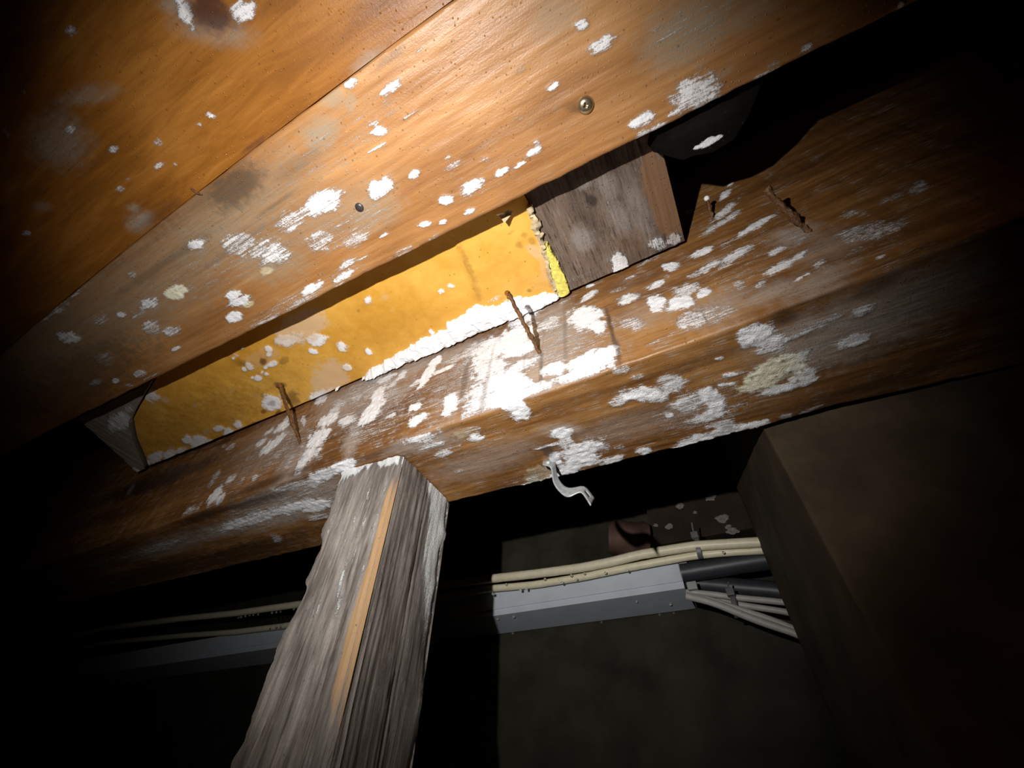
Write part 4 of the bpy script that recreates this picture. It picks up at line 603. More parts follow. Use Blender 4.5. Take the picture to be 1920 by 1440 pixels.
m_foam = plain('yellow foam', (0.70, 0.62, 0.13), 0.9, vary=0.18, scale=180, bump=0.0007)
m_paper = plain('torn paper', (0.52, 0.42, 0.26), 0.8, vary=0.3, scale=120, bump=0.001)
m_rust = plain('rusty nail', (0.13, 0.058, 0.018), 0.45, vary=0.6, scale=400, bump=0.0015)
m_amber = plain('rusty water drop', (0.55, 0.22, 0.03), 0.05, vary=0.2, scale=200, trans=0.6)
m_water = plain('water drop', (0.9, 0.9, 0.86), 0.03, vary=0.02, scale=50, trans=0.85)
m_steel = plain('galvanised steel', (0.46, 0.49, 0.50), 0.4, metal=0.35, vary=0.25, scale=220, bump=0.0003)
m_brass = plain('screw metal', (0.52, 0.42, 0.27), 0.28, metal=0.9, vary=0.25, scale=300)
m_iron = plain('dark screw metal', (0.06, 0.05, 0.05), 0.4, metal=0.4, vary=0.3, scale=300)
m_trunk = plain('grey plastic', (0.60, 0.65, 0.73), 0.5, vary=0.07, scale=25)
m_cream = plain('cream cable sheath', (0.84, 0.77, 0.56), 0.4, vary=0.09, scale=90, bump=0.0004)
m_wire = plain('grey cable sheath', (0.44, 0.42, 0.40), 0.5, vary=0.1, scale=90)
m_black = plain('black plastic', (0.035, 0.038, 0.045), 0.45, vary=0.2, scale=60)
m_tie = plain('dark cable tie', (0.13, 0.13, 0.13), 0.45, vary=0.1, scale=60)
m_grout = plain('grey clip plastic', (0.35, 0.36, 0.36), 0.5, vary=0.1, scale=60)
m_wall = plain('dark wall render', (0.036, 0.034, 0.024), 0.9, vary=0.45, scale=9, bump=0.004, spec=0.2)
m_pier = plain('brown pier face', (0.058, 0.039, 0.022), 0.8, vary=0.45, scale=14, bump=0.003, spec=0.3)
m_dark = plain('dark old timber', (0.030, 0.020, 0.014), 0.75, vary=0.4, scale=14, bump=0.002, spec=0.2)
m_spot = plain('dull mould spot', (0.20, 0.18, 0.17), .9, vary=.4, scale=200)
m_log = plain('dark red clay pipe', (0.075, 0.035, 0.024), 0.7, vary=0.4, scale=30, bump=0.002)
m_soil = plain('dark soil', (0.035, 0.027, 0.02), 0.95, vary=0.5, scale=12, bump=0.01)

# ---------------------------------------------------------------- the setting
X0, X1, Y0, Y1, ZF, ZC = -2.4, 0.95, -0.9, 0.90, -0.55, 0.74


def room(name, *a):
    return tag(box(name, *a), kind='structure')


room('floor', X0 - .1, X1 + .1, Y0 - .1, Y1 + .1, ZF - .08, ZF, m_soil)
room('ceiling', X0 - .1, X1 + .1, Y0 - .1, Y1 + .1, ZC, ZC + .06, m_dark)
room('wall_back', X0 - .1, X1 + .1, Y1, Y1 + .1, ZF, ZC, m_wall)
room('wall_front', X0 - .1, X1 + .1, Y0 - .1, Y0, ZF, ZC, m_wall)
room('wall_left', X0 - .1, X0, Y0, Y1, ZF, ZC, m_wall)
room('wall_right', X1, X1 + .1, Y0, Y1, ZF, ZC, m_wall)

# pier under the beam's right end: slightly skewed side, dirty face
pz = 0.62
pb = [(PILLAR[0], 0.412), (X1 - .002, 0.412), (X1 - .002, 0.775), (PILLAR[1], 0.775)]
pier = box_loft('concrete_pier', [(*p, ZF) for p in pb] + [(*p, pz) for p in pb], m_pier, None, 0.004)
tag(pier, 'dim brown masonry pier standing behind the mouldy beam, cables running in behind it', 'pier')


def lerp(x, arr):
    a = np.array(arr)
    return np.interp(x, a[:, 0], a[:, 1])


def near_edge(x):
    """the beam's lower near corner, as a smooth bow"""
    return np.polyval(np.polyfit(*np.array(BEAM_NEAR).T, 4), np.clip(x, -.83, .25))


def joist_edge(x, arr):
    a = np.array(arr)
    return np.polyval(np.polyfit(a[:, 0], a[:, 1], 2), np.clip(x, a[0, 0], a[-1, 0]))


def wavy(x, scale, amp, seed):
    return amp * fbm(x * scale, x * 0 + seed * 3.7, seed)


# ---------------------------------------------------------------- main beam
xs = np.unique(np.r_[np.arange(X0 + .002, -1.15, .012), np.arange(-1.15, -1.1, .004), np.arange(-1.1, .45, .0019), np.arange(.45, X1 - .002, .006)])
side_z = np.r_[0.739, np.arange(.62, .327, -.0019)]
n_bot = 74
beam_rings, beam_attr = [], []
near = near_edge(xs) + wavy(xs, 60, .0012, 2)
farr = lerp(xs, BEAM_FAR) + wavy(xs, 70, .0022, 4)
cx = np.linspace(0, 1, 6)
sideP = np.stack(np.broadcast_arrays(xs[:, None], near[:, None], side_z[None, :]), -1)
RC = .0035
ang = np.linspace(0, math.pi / 2, 6)[1:-1]
cornP = np.stack([np.stack([xs, near + RC * (1 - np.cos(a)), np.full_like(xs, .32 + RC * (1 - np.sin(a)))], -1) for a in ang], 1)
tb = np.linspace(0, 1, n_bot)
by = (near + RC)[:, None] * (1 - tb) + (farr - .003)[:, None] * tb
botP = np.stack(np.broadcast_arrays(xs[:, None], by, np.full_like(by, .32)), -1)
backP = np.stack([np.stack([xs, farr, np.full_like(xs, .323)], -1), np.stack([xs, farr, np.full_like(xs, .739)], -1)], 1)
gs = growth(sideP[..., [0, 2]].reshape(-1, 2), GROWTH_SIDE).reshape(*sideP.shape[:2], 4)
gb = growth(botP[..., [0, 1]].reshape(-1, 2), GROWTH_BOTTOM).reshape(*botP.shape[:2], 4)
gc = np.stack([gs[:, -1] * (1 - k) + gb[:, 0] * k for k in (.2, .4, .6, .8)], 1)
gbk = np.zeros((len(xs), 2, 4), np.float32)
# real relief: mould stands a little proud of the timber, grain undulates
def relief(P2, g, seed):
    a = P2.reshape(-1, 2)
    n = fbm(a[:, 0] * 25, a[:, 1] * 160, seed).reshape(P2.shape[:2]) * .0007
    l = fbm(a[:, 0] * 260, a[:, 1] * 260, seed + 5).reshape(P2.shape[:2])
    return n + np.clip(g[..., 0] * 1.4 - .3, 0, 1) * (.0009 + .0016 * l)
sideP[..., 1] -= relief(sideP[..., [0, 2]], gs, 21)
botP[..., 2] -= relief(botP[..., [0, 1]], gb, 31)
R_all = np.concatenate([sideP, cornP, botP, backP], 1)
A_all = np.concatenate([gs, gc, gb, gbk], 1)
beam_at = (-0.2, 0.33, 0.32)
beam = thing('floor_beam', beam_at, 'thick brown beam streaked with white mould, rusty nails in its side, resting on the post', 'beam')
loft('timber', R_all, m_beam, beam, A_all)


def rusty_nail(name, seg, rad, head=True, drops=0, label=None, lumps=1.0, cap=0.0, sag=0.0):
    b, t = np.array(seg[0]), np.array(seg[1])
    axis = (t - b) / np.linalg.norm(t - b)
    k = np.linspace(0, 1, 9)
    pts = b - axis * .006 + (t - b + axis * .006) * k[:, None]
    pts[:, 2] -= sag * (k * (1 - k)) * 4
    rr = rad * (1 + .25 * lumps * np.sin(k * 19 + 1) + .2 * lumps * np.cos(k * 37))
    o = tube(name, pts, rr, m_rust, beam, sides=10, step=.0018, wobble=.5 * lumps)
    if label: o['label'] = label
    if cap:
        hd = tube('head', [t - axis * .0004, t + axis * .0004, t + axis * .0012, t + axis * .0016], [cap * .9, cap, cap, cap * .7], m_rust, beam, sides=14, step=.0005, wobble=.2)
        hd.parent = o
    if drops:
        c, r2 = [], []
        for i in range(drops):
            u = random.choice((.97, .9, .78, .62, .5, .42)) if i > 1 else (1.0, .94)[i]
            c.append(b + (t - b) * u + np.array([random.uniform(-1, 1), 0, -.8]) * rad * .7)
            r2.append(rad * (1.35, 1.1)[i] if i < 2 else rad * random.uniform(.45, .8))
        d = blobs('water_drops', c, r2, m_amber, None)
        d.parent = o
        d.location = -beam.matrix_world.translation
        d['kind'] = 'stuff'
    return o


rusty_nail('nail', NAIL_LONG, .0023, drops=7, label='long rusty nail hung with amber drops')
rusty_nail('nail', NAIL_BENT, .0024, drops=3, label='bent brown nail near the round white mould ring', sag=.003, cap=.0052)
rusty_nail('nail', NAIL_SLANT, .0030, drops=0, label='flaking slanted nail')
stub = rusty_nail('nail', NAIL_STUB, .0016, label='short nail stub with white tip')
tipb = blobs('mould_tip', [np.array(NAIL_STUB[1])], [.0032], m_mould, None, (1, 1, 1))
tipb.parent = stub; tipb.location = -beam.matrix_world.translation

# ---------------------------------------------------------------- joist with the screw in it
ZJ = .44
xs = np.unique(np.r_[np.arange(X0 + .002, -1.0, .01), np.arange(-1.0, .42, .0019), np.arange(.42, X1 - .002, .006)])
jn = joist_edge(xs, JOIST_NEAR) + wavy(xs, 30, .0008, 6)
jf = joist_edge(xs, JOIST_FAR) + wavy(xs, 55, .0014, 8)
tb = np.linspace(0, 1, 86)
by = (jn + .0015)[:, None] * (1 - tb) + (jf - .003)[:, None] * tb
P = np.stack(np.broadcast_arrays(xs[:, None], by, np.full_like(by, ZJ)), -1)
g = growth(P[..., :2].reshape(-1, 2), GROWTH_JOIST).reshape(*by.shape, 4)
P[..., 2] -= relief(P[..., :2], g, 41) * .8
edge = [np.stack([xs, jf - .001, np.full_like(xs, ZJ + .001)], -1), np.stack([xs, jf, np.full_like(xs, ZJ + .004)], -1),
        np.stack([xs, jf, np.full_like(xs, .739)], -1), np.stack([xs, jn, np.full_like(xs, .739)], -1), np.stack([xs, jn, np.full_like(xs, ZJ + .002)], -1)]
rings = np.concatenate([P, np.stack(edge, 1)], 1)
attr = np.concatenate([g, np.repeat(g[:, -1:], 2, 1), np.zeros((len(xs), 3, 4), np.float32)], 1)
joist = thing('floor_joist', (-.2, .05, ZJ), 'wide light brown joist with round mould spots and a shiny screw head', 'joist')
loft('timber', rings, m_joist, joist, attr)


def screw(name, at, rad, mat, label, dome=.55, recess=True):
    at = np.array(at)
    prof = [(1.0, 0.0006), (1.0, -.0004), (.93, -dome * rad * .45), (.72, -dome * rad * .8), (.45, -dome * rad), (.28, -dome * rad), (.2, -dome * rad * .35), (.02, -dome * rad * .3)]
    if not recess: prof[5:] = [(.2, -dome * rad * 1.02), (.02, -dome * rad * 1.02)]
    rings = []
    a = np.linspace(0, 2 * math.pi, 24, endpoint=False)
    for k, (q, h) in enumerate(prof):
        star = 1 + (.32 * np.cos(4 * a) if recess and k >= 5 else 0)
        rings.append(np.stack([at[0] + rad * q * star * np.cos(a), at[1] + rad * q * star * np.sin(a), np.full(24, at[2] + h)], -1))
    o = loft(name, np.array(rings), mat, joist)
    o['label'] = label
    return o


screw('screw', SCREW_AT, .0072, m_brass, 'shiny domed screw head')
screw('screw', DARK_SCREW_AT, .0046, m_iron, 'small dark countersunk screw head', dome=.4, recess=False)
s0, s1 = np.array(SPLINTER)
o = tube('splinter', [s0 + (0, 0, .001), (s0 + s1) / 2 - (0, 0, .003), s1 + (0, 0, .001)], .0012, m_rust, joist, sides=6, step=.002)
o['label'] = 'thin dark splinter'

# knotty board beside it
ZK = .443
xs = np.unique(np.r_[np.arange(X0 + .002, -.95, .01), np.arange(-.95, .1, .003), np.arange(.1, X1 - .002, .01)])
kf = joist_edge(xs, JOIST_NEAR) - .0006
ys = np.linspace(0, 1, 120)
by = (kf - .36)[:, None] * (1 - ys) + kf[:, None] * ys
P = np.stack(np.broadcast_arrays(xs[:, None], by, np.full_like(by, ZK)), -1)
g = growth(P[..., :2].reshape(-1, 2), GROWTH_KNOT).reshape(*by.shape, 4)
P[..., 2] -= relief(P[..., :2], g, 51) * .6
rings = np.concatenate([P, np.stack([np.stack([xs, kf, np.full_like(xs, .739)], -1), np.stack([xs, kf - .36, np.full_like(xs, .739)], -1)], 1)], 1)
attr = np.concatenate([g, np.zeros((len(xs), 2, 4), np.float32)], 1)
board = loft('knotty_board', rings, m_knot, None, attr)
tag(board, 'dark orange knotty board running beside the joist, faint grey mould spots', 'board')

# ---------------------------------------------------------------- orange insulation facing between joist and beam
ZO = .485
xl = np.array(PANEL_LEFT); xr = np.array(PANEL_RIGHT); fold = np.array(FOLD)
nu, nv = 420, 96
u = np.linspace(0, 1, nu)
yv = np.linspace(.1225, .2640, nv)
def by_y(a, y): s = a[np.argsort(a[:, 1])]; return np.interp(y, s[:, 1], s[:, 0])
left_rim = lambda y: np.interp(y, [.118, .150, .166, .200, .250, .268], [-.715, -.815, -.862, -.905, -.953, -.972])
lx = left_rim(yv) + .0012 * fbm(yv * 90, yv * 0, 71) 
rx = by_y(xr, yv) + .003 * fbm(yv * 120, yv * 0, 72)
fx = by_y(fold, yv)
P = np.zeros((nu, nv, 3))
P[..., 0] = lx[None] * (1 - u[:, None]) + rx[None] * u[:, None]
P[..., 1] = np.maximum(yv[None], joist_edge(P[..., 0].ravel(), JOIST_FAR).reshape(nu, nv) + .0025)
# keep the far rim just short of the beam's side
P[..., 1] = np.minimum(P[..., 1], near_edge(P[..., 0].ravel()).reshape(nu, nv) - .0062)
dx = P[..., 0] - fx[None]
P[..., 2] = ZO + .004 * (1 - 1 / (1 + np.exp(-dx / .0035))) - .002 * np.exp(-(dx / .004) ** 2) + .0016 * fbm((P[..., 0] * 22).ravel(), (P[..., 1] * 22).ravel(), 73).reshape(nu, nv)
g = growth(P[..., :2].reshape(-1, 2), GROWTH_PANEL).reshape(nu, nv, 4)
P[..., 2] -= np.clip(g[..., 0] * 1.4 - .3, 0, 1) * .0012
top = P[:, ::-1].copy(); top[..., 2] = .515
rings = np.concatenate([P, top], 1)
attr = np.concatenate([g, np.zeros((nu, top.shape[1], 4), np.float32)], 1)
panel = thing('insulation_panel', (-.4, .18, ZO), 'orange faced insulation panel with torn yellow edge between joist and beam', 'insulation')
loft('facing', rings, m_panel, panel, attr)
# torn edge strip: yellow foam showing
t = np.array(TORN)
k = np.linspace(0, len(t) - 1, 60)
T = np.stack([np.interp(k, np.arange(len(t)), t[:, i]) for i in range(4)], 1)
w = np.linspace(0, 1, 7)
gx = T[:, None, 0] * (1 - w) + T[:, None, 2] * w + .0005 * rng.normal(size=(60, 7))
gy = T[:, None, 1] * (1 - w) + T[:, None, 3] * w
gz = ZO - .0035 - .0015 * np.sin(w * math.pi)[None] + .0005 * rng.normal(size=(60, 7))
gy = np.minimum(gy, near_edge(gx) - .0055)
und = np.stack([gx, gy, gz], -1); ovr = und[:, ::-1].copy(); ovr[..., 2] = ZO + .006
o = loft('torn_foam_edge', np.concatenate([und, ovr], 1), m_foam, panel); o['label'] = 'torn bright yellow foam edge'
# paper rim beside the foam and the loose flap near the joist
rim = np.array([[x, y, ZO - .003 + .0012 * math.sin(i * 2.1)] for i, (x, y) in enumerate(xr)])
rim[:, 1] = np.minimum(rim[:, 1], near_edge(rim[:, 0]) - .0085)
o = tube('paper_rim', rim, [.003, .003, .004, .0034, .0026, .002, .0024, .0018], m_paper, panel, sides=8, step=.002, wobble=1.2)
o['label'] = 'frayed paper rim'
fl = np.array(FLAP)
gu = np.linspace(0, 1, 14); gw = np.linspace(0, 1, 8)
S = (fl[0] * (1 - gu)[:, None, None] + fl[1] * gu[:, None, None]) * (1 - gw)[None, :, None] + (fl[2] * (1 - gu)[:, None, None] + fl[3] * gu[:, None, None]) * gw[None, :, None]
S[..., 2] += .006 * np.sin(gu * 4)[:, None] * (1 - gw)[None] + .0008 * rng.normal(size=S.shape[:2])
o = loft('torn_flap', np.concatenate([S, S[:, ::-1] + (0, 0, .0012)], 1), m_paper, panel); o['label'] = 'loose torn paper flap'
# fluffy ridge of mould along the joint with the beam
n = 330; m = 46
rx_ = np.linspace(-.475, -.09, n)
ye = near_edge(rx_) - .0048
P = np.zeros((n, m, 3)); v = np.linspace(0, 1, m)
P[..., 0] = rx_[:, None]
P[..., 1] = ye[:, None] - .040 * (1 - v)[None]
gr = growth(P[..., :2].reshape(-1, 2), GROWTH_RIDGE, lump=110, ragged=.7).reshape(n, m, 4)[..., 0]
lump = fbm(P[..., 0].ravel() * 130, P[..., 1].ravel() * 130, 81).reshape(n, m)
fine = fbm(P[..., 0].ravel() * 420, P[..., 1].ravel() * 420, 82).reshape(n, m)
hgt = np.sqrt(np.clip(gr - .08, 0, 1)) * (0.0095 + .006 * lump + .0007 * fine)
P[..., 2] = ZO + .0055 - np.where(gr > .08, .0055 + hgt, 0)
idx = np.arange(n * m).reshape(n, m)
keep = (gr[:-1, :-1] > .06) | (gr[1:, 1:] > .06) | (gr[1:, :-1] > .06) | (gr[:-1, 1:] > .06)
quads = np.stack([idx[:-1, :-1], idx[1:, :-1], idx[1:, 1:], idx[:-1, 1:]], -1)[keep]
used = np.unique(quads); remap = -np.ones(n * m, int); remap[used] = np.arange(len(used))
o = mesh_object('mould_ridge', P.reshape(-1, 3)[used], remap[quads].tolist(), m_mould, panel)
tag(o, label='thick fluffy white mould ridge', kind='stuff')

# ---------------------------------------------------------------- grey block and the other cross pieces
def cross_block(name, xa, xb, y0, y1, z, top, mat, text, label, cat='block', nx=110, ny=110, groove=.0009):
    u = np.linspace(0, 1, nx)
    v = np.linspace(0, 1, ny)
    P = np.zeros((nx, ny, 3))
    P[..., 1] = (y0 + (y1 - y0) * v)[None]
    ea = xa[0] + (xa[1] - xa[0]) * (1 - v)
    eb = xb(P[0, :, 1]) if callable(xb) else xb[0] + (xb[1] - xb[0]) * (1 - v)
    P[..., 0] = ea[None] * (1 - u)[:, None] + eb[None] * u[:, None]
    if y1 > .2:
        P[..., 1] = np.minimum(P[..., 1], near_edge(P[..., 0].ravel()).reshape(nx, ny) - .0062)
    g = growth(P[..., :2].reshape(-1, 2), text).reshape(nx, ny, 4) if text else np.zeros((nx, ny, 4), np.float32)
    gr = fbm(P[..., 0].ravel() * 300, P[..., 1].ravel() * 14, 91).reshape(nx, ny)
    P[..., 2] = z + groove * gr - np.clip(g[..., 0] * 1.3 - .3, 0, 1) * .0022
    tp = P[:, ::-1].copy(); tp[..., 2] = top
    o = loft(name, np.concatenate([P, tp], 1), mat, None, np.concatenate([g, np.zeros((nx, tp.shape[1], 4), np.float32)], 1))
    return tag(o, label, cat)


cross_block('timber_block', BLOCK_LEFT_X, BLOCK_RIGHT_X, .124, .262, .487, .70, m_block, GROWTH_BLOCK, 'rough grey brown end block wedged between joist and beam beside yellow foam edge')
cross_block('cross_joist', (-1.0, -.95), lambda y: left_rim(y) - .0075, .1225, .264, .4835, .70, m_cross, GROWTH_CROSS, 'dim greyish cross joist closing the far end of the orange panel', 'joist', 90, 60)
# dark piece behind the joist, in the gap beyond the block
ol = np.array(STUB_OUTLINE)
c = ol.mean(0)
rings = []
for q in np.r_[np.linspace(.02, 1, 26)]:
    k = np.linspace(0, len(ol), 90, endpoint=False)
    cl = np.vstack([ol, ol[:1]])
    e = np.stack([np.interp(k, np.arange(len(cl)), cl[:, i]) for i in range(2)], 1)
    p2 = c + (e - c) * q
    rings.append(np.c_[p2, np.full(90, .455) + .0006 * fbm(p2[:, 0] * 90, p2[:, 1] * 90, 95)])
last = rings[-1].copy(); last[:, 2] = .60; rings.append(last)
rings = np.array(rings)
a = growth(rings[..., :2].reshape(-1, 2), GROWTH_STUB).reshape(*rings.shape[:2], 4); a[-1] = 0
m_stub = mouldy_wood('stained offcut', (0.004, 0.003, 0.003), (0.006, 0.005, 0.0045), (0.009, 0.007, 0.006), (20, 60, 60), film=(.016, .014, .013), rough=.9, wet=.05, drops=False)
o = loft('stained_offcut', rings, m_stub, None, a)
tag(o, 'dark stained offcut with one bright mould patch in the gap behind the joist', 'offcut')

# ---------------------------------------------------------------- post
zs = np.arange(ZF, .3195, .0022)
zs = np.unique(np.r_[np.linspace(ZF, -.02, 60), np.arange(-.02, .3185, .0019), .3185])
def by_z(a): a = np.array(a); s = a[np.argsort(a[:, 1])]; return np.interp(zs, s[:, 1], s[:, 0])
Lx, Mx, Rx = by_z(POST_LEFT), by_z(POST_MID), by_z(POST_RIGHT)
yl, ym, yr = .281, .285, .3915
Lw_, Mw_, Rw_ = Lx, Mx, Rx
Lx, Mx, Rx = [np.polyval(np.polyfit(zs[zs > .02], q[zs > .02], 1), zs) for q in (Lx, Mx, Rx)]
dL, dM, dR = Lw_ - Lx, 0 * Mx, Rw_ - Rx
for q in (dL, dM, dR): q[zs < .03] = 0
n1, n2 = 56, 66
rings, attrs = [], []
u1 = np.linspace(0, 1, n1); u2 = np.linspace(0, 1, n2)
F1 = np.zeros((len(zs), n1, 3)); F2 = np.zeros((len(zs), n2, 3))
F1[..., 0] = Lx[:, None] * (1 - u1) + Mx[:, None] * u1
F1[..., 1] = yl * (1 - u1) + ym * u1
F1[..., 2] = zs[:, None]
F2[..., 0] = Mx[:, None] * (1 - u2) + Rx[:, None] * u2
F2[..., 1] = ym * (1 - u2) + yr * u2
F2[..., 2] = zs[:, None]
zz1 = np.repeat(zs[:, None], n1, 1); zz2 = np.repeat(zs[:, None], n2, 1)
uu1 = np.repeat(u1[None], len(zs), 0); uu2 = np.repeat(u2[None], len(zs), 0)
def nf(u, z, su, sz, seed, oc=3): return fbm((u * su).ravel(), (z * sz).ravel(), seed, oc).reshape(u.shape)
edge1 = np.clip(np.minimum(uu1, 1 - uu1) * 14, 0, 1); edge2 = np.clip(np.minimum(uu2, 1 - uu2) * 14, 0, 1)
F1[..., 1] -= (nf(uu1, zz1, 26, 5, 101) * .0018 + nf(uu1, zz1, 7, 25, 102) * .0018) * edge1
F1[..., 1] += (1 - edge1) * .0035 * (uu1 > .5) + .0015 * (1 - edge1)
F1[..., 0] += dL[:, None] * np.clip(1 - uu1 * 6, 0, 1) + dM[:, None] * np.clip(1 - (1 - uu1) * 6, 0, 1)
F2[..., 0] += dM[:, None] * np.clip(1 - uu2 * 6, 0, 1) + dR[:, None] * np.clip(1 - (1 - uu2) * 6, 0, 1)
cr = nf(uu2 + .012 * nf(uu2 * 0, zz2, 1, 9, 108), zz2, 40, 3.2, 103)
deep = np.clip((uu2 - .04) * 9, 0, 1) * np.clip((.72 - uu2) * 5, 0, 1)
F2[..., 0] += (cr * .0016 * (.3 + .9 * deep) + nf(uu2, zz2, 5, 20, 104) * .002) * edge2
F2[..., 0] -= (1 - edge2) * .003
F2[..., 1] += (1 - edge2) * .001 * (uu2 < .5)
F1[..., 0] += (1 - np.clip(uu1 * 14, 0, 1)) * .0045 * nf(uu1 * 0, zz1, 1, 90, 105)
F2[..., 1] += (1 - np.clip((1 - uu2) * 10, 0, 1)) * .005 * nf(uu2 * 0, zz2, 1, 80, 106)
bk = np.stack([np.stack([Rx - .002, np.full_like(zs, yr + .002), zs], -1), np.stack([Lx + .006, np.full_like(zs, yr + .002), zs], -1), np.stack([Lx + .004, np.full_like(zs, .33), zs], -1)], 1)
g1 = np.zeros((len(zs), n1, 4), np.float32); g2 = np.zeros((len(zs), n2, 4), np.float32); gk = np.zeros((len(zs), 3, 4), np.float32)
st = lambda v, a, b: np.clip((v - a) / (b - a), 0, 1) ** 2 * (3 - 2 * np.clip((v - a) / (b - a), 0, 1))
zt = .3185
s1 = nf(uu1, zz1, 9, 22, 111); s1b = nf(uu1, zz1, 26, 18, 112); s2 = nf(uu2, zz2, 10, 20, 113); s2b = nf(uu2, zz2, 30, 16, 114)
# near face: white fringe at the top, faint pale streaks; tan raw strip along the arris
fr = st(zz1 + .010 * s1b + .012 * s1 + .006 * np.cos(uu1 * 7), zt - .020, zt - .003)
s1c = nf(uu1, zz1, 14, 60, 115)
g1[..., 0] = np.maximum(fr * .95, .75 * st(s1b * .7 + .6 * s1c + .4 * s1, .1, .65) * st(zz1, .03, .2))
g1[..., 1] = .75 * st(s1 + .4 * s1b, -.1, .5)
g1[..., 2] = .6 * st(-s1 - .5 * s1b, .2, .7)
wid = np.interp(zs, [.03, .08, .12, .16, .22, .26, .285, .32], [.0, .12, .14, .12, .10, .11, .07, .0])[:, None]
tan = st(uu1 + .02 * s1b, 1 - wid - .03, 1 - wid + .03) * (wid > .01)
tan *= np.interp(zs, [.03, .08, .12, .24, .28, .31], [0, .6, 1, 1, .55, 0])[:, None]
g1[..., 3] = tan; g1[..., 0] *= 1 - tan; g1[..., 1] *= 1 - tan; g1[..., 2] *= 1 - tan
# side face: dark grooves, ragged white band down its far edge
wb = np.interp(zs, [.03, .08, .14, .2, .26, .3, .32], [.03, .07, .15, .24, .36, .44, .52])[:, None]
band = st(uu2 + .12 * s2 + .05 * s2b, 1 - wb - .06, 1 - wb + .10)
amp = np.interp(zs, [.02, .1, .2, .26, .32], [.15, .45, .75, .95, 1.0])[:, None]
g2[..., 0] = np.maximum(band * amp, .4 * st(s2b + .4 * s2, .42, .8))
g2[..., 1] = .6 * st(s2 + .5 * s2b, -.05, .6) * np.interp(zs, [.05, .2, .32], [.5, .7, 1])[:, None]
g2[..., 2] = np.clip(st(-cr, .1, .55) * .75 * deep + .3 * deep * st(zz2, .33, .2), 0, 1) * (1 - band)
thin = st(uu2, .05, .0) * tan[:, -1:]
g2[..., 3] = thin * .6
post = thing('support_post', (-.36, .335, ZF), 'weathered grey post with a raw tan strip, propping up the beam', 'post')
loft('timber', np.concatenate([F1, F2, bk], 1), m_post, post, np.concatenate([g1, g2, gk], 1))

# ---------------------------------------------------------------- pipe strap hanging from the beam
U, Lw = np.array(STRAP_UP), np.array(STRAP_LOW)
k = np.linspace(0, len(U) - 1, 61)
U = np.stack([np.interp(k, np.arange(len(U)), U[:, i]) for i in range(3)], 1)
Lw = np.stack([np.interp(k, np.arange(len(Lw)), Lw[:, i]) for i in range(3)], 1)
for _ in range(5):
    for q in (U, Lw): q[1:-1] = (q[:-2] + 2 * q[1:-1] + q[2:]) / 4
w = np.linspace(0, 1, 9)
G = U[:, None] * (1 - w)[None, :, None] + Lw[:, None] * w[None, :, None]
idx = np.arange(61 * 9).reshape(61, 9)
fs = []
for i in range(60):
    for j in range(8):
        if j in (3, 4) and 52 <= i <= 56: continue          # slot for the second screw
        fs.append([idx[i, j], idx[i + 1, j], idx[i + 1, j + 1], idx[i, j + 1]])
strap = thing('pipe_strap', tuple(G.reshape(-1, 3).mean(0)), 'curved galvanised pipe strap hanging loose from the beam over a dark gap', 'strap')
band_o = mesh_object('band', G.reshape(-1, 3), fs, m_steel, strap)
so = band_o.modifiers.new('thickness', 'SOLIDIFY'); so.thickness = .0013; so.offset = 0
at = np.array(STRAP_SCREW)
blob = blobs('screw', [at], [.0036], m_steel, strap, (1, .8, .8)); blob['label'] = 'wet screw head holding the strap'

# ---------------------------------------------------------------- services on the back wall
te, tt, txr, ty0, ty1 = TRUNK
trunk = thing('cable_trunking', (-.5, .84, te), 'grey plastic cable trunking with water drops on dark back wall below cream cables', 'trunking')
box('channel', X0 + .01, txr, ty0 + .003, ty1, te + .0005, tt, m_trunk, trunk, .0012)
lid = box('cover', X0 + .01, txr - .001, ty0, ty0 + .0028, te + .012, tt + .001, m_trunk, trunk, .0008)
dr = blobs('water_drops', DROPS_TRUNK, [.0026 + .001 * random.random() for _ in DROPS_TRUNK], m_water, trunk); dr['kind'] = 'stuff'
for at, sz, lab in ((CLIP_A, .007, 'upper'), (CLIP_B, .008, 'lower')):
    at = np.array(at)
    b = box('end_clip', at[0] - sz, at[0] + sz, at[1] - .004, at[1] + .004, at[2] - sz * .8, at[2] + sz * .8, m_grout, trunk, .0015)


def cable(name, pts, rad, mat, label, cat, group=None, wob=.03):
    p = np.array(pts, float)
    t = thing(name, tuple(p[len(p) // 2]), label, cat, group)
    tube('sheath', p, rad, mat, t, sides=14, step=.008, wobble=wob)
    return t


cu = cable('cream_cable', CABLE_UP, .0084, m_cream, 'upper of the two cream cables above the grey trunking, held by a dark tie', 'cable')
cl = cable('cream_cable', CABLE_LOW, .0068, m_cream, 'lower cream cable lying right along the top of the trunking', 'cable')
dr = blobs('water_drops', DROPS_CABLE, [.0022 + .001 * random.random() for _ in DROPS_CABLE], m_water, cl); dr['kind'] = 'stuff'
cable('black_pipe', PIPE_A, .0165, m_black, 'upper black sleeved pipe leaving the open end of the trunking', 'pipe')
cable('black_pipe', PIPE_B, .0150, m_black, 'lower black sleeved pipe above the fan of grey wires', 'pipe')
cable('grey_wire', WIRE_A, .0048, m_wire, 'topmost grey wire fanning out from the trunking end', 'wire')
cable('grey_wire', WIRE_B, .0048, m_wire, 'second grey wire from the top in the fan at the trunking end', 'wire')
cable('grey_wire', WIRE_D, .0048, m_wire, 'third grey wire down in the fan, just above the lowest', 'wire')
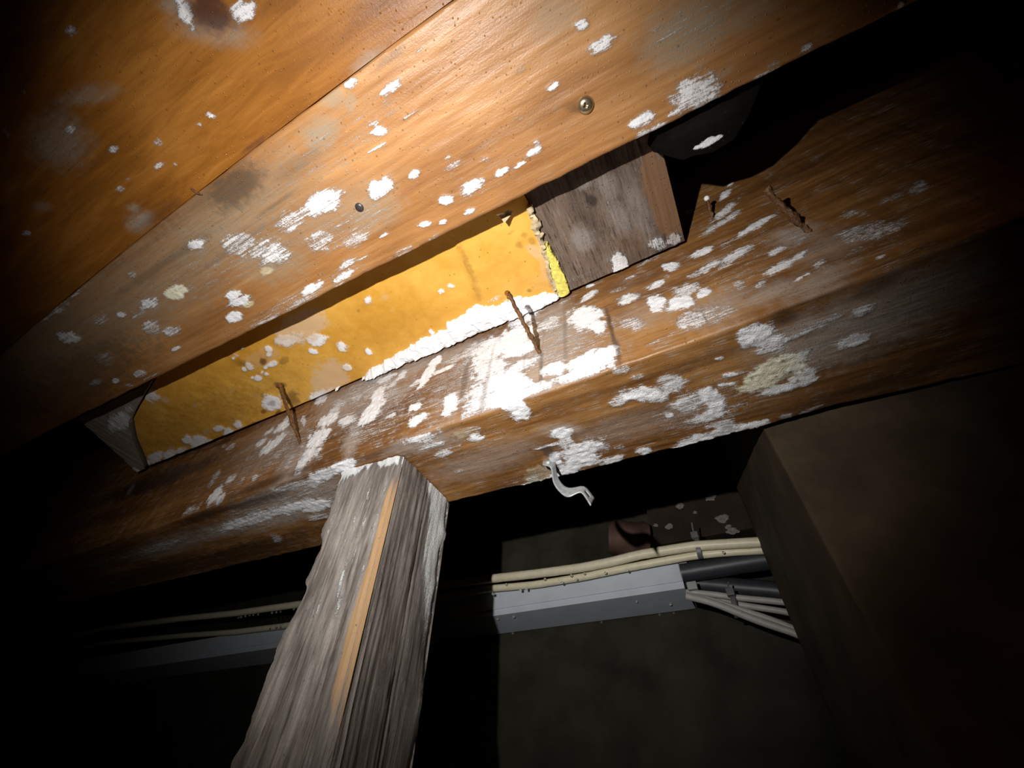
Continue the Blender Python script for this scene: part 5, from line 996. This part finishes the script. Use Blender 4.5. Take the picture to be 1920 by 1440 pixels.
cable('grey_wire', WIRE_C, .0054, m_wire, 'lowest thick grey wire drooping from the trunking end', 'wire')


def tie(name, at, ry, rz, label, tail):
    at = np.array(at)
    t = thing(name, tuple(at), label, 'cable tie')
    rings = []
    for x in (-.004, -.0035, .0035, .004):
        a = np.linspace(0, 2 * math.pi, 28, endpoint=False)
        s = .94 if abs(x) > .0038 else 1.0
        rings.append(np.stack([np.full(28, at[0] + x) + .10 * rz * np.sin(a), at[1] + ry * s * np.cos(a), at[2] + rz * s * np.sin(a)], -1))
    loft('strap_loop', np.array(rings), m_tie, t)
    box('head', at[0] - .006, at[0] + .006, at[1] - ry - .006, at[1] - ry + .003, at[2] + rz * .55, at[2] + rz * .55 + .011, m_tie, t, .0012)
    tube('tail', [at + (0, -ry - .001, rz * .6), at + (0, -ry - .006, rz + .008), at + (.002, -ry - .012, rz + tail)], .0014, m_tie, t, sides=6, step=.003)
    return t


tie('cable_tie', TIE_UP, .0125, .0195, 'dark cable tie clamped around both cream cables', .016)
tie('cable_tie', TIE_LOW, .010, .019, 'dark cable tie around the fan of grey wires', .008)

# dim clutter on the wall above the cables
lg = tube('clay_pipe', [(-.215, .815, .470), (-.20, .818, .468), (-.17, .83, .464), (-.141, .84, .460)], [.030, .036, .036, .034], m_log, None, sides=24, step=.01, wobble=.12)
tag(lg, 'dim reddish pipe stub on the back wall above the cream cables', 'pipe')
rb = thing('stained_board', (-.02, .86, .455), 'dark board with pale mould rings high on the back wall beside the pier', 'board')
box('panel', -.135, .06, .846, .899, .452, .60, m_dark, rb, .002)
for i, (x, z, rr) in enumerate(REAR_SPOTS):
    aa = np.linspace(0, 2 * math.pi, 18, endpoint=False)
    wv = 1 + .25 * np.array([random.uniform(-1, 1) for _ in aa])
    rings = [np.stack([x + rr * q * wv * np.cos(aa), np.full(18, yy_), z + rr * .8 * q * wv * np.sin(aa)], -1) for q, yy_ in ((1, .8462), (.85, .8445), (.55, .8440), (.3, .8452))]
    sp = loft('mould_spot', np.array(rings), m_spot, rb)
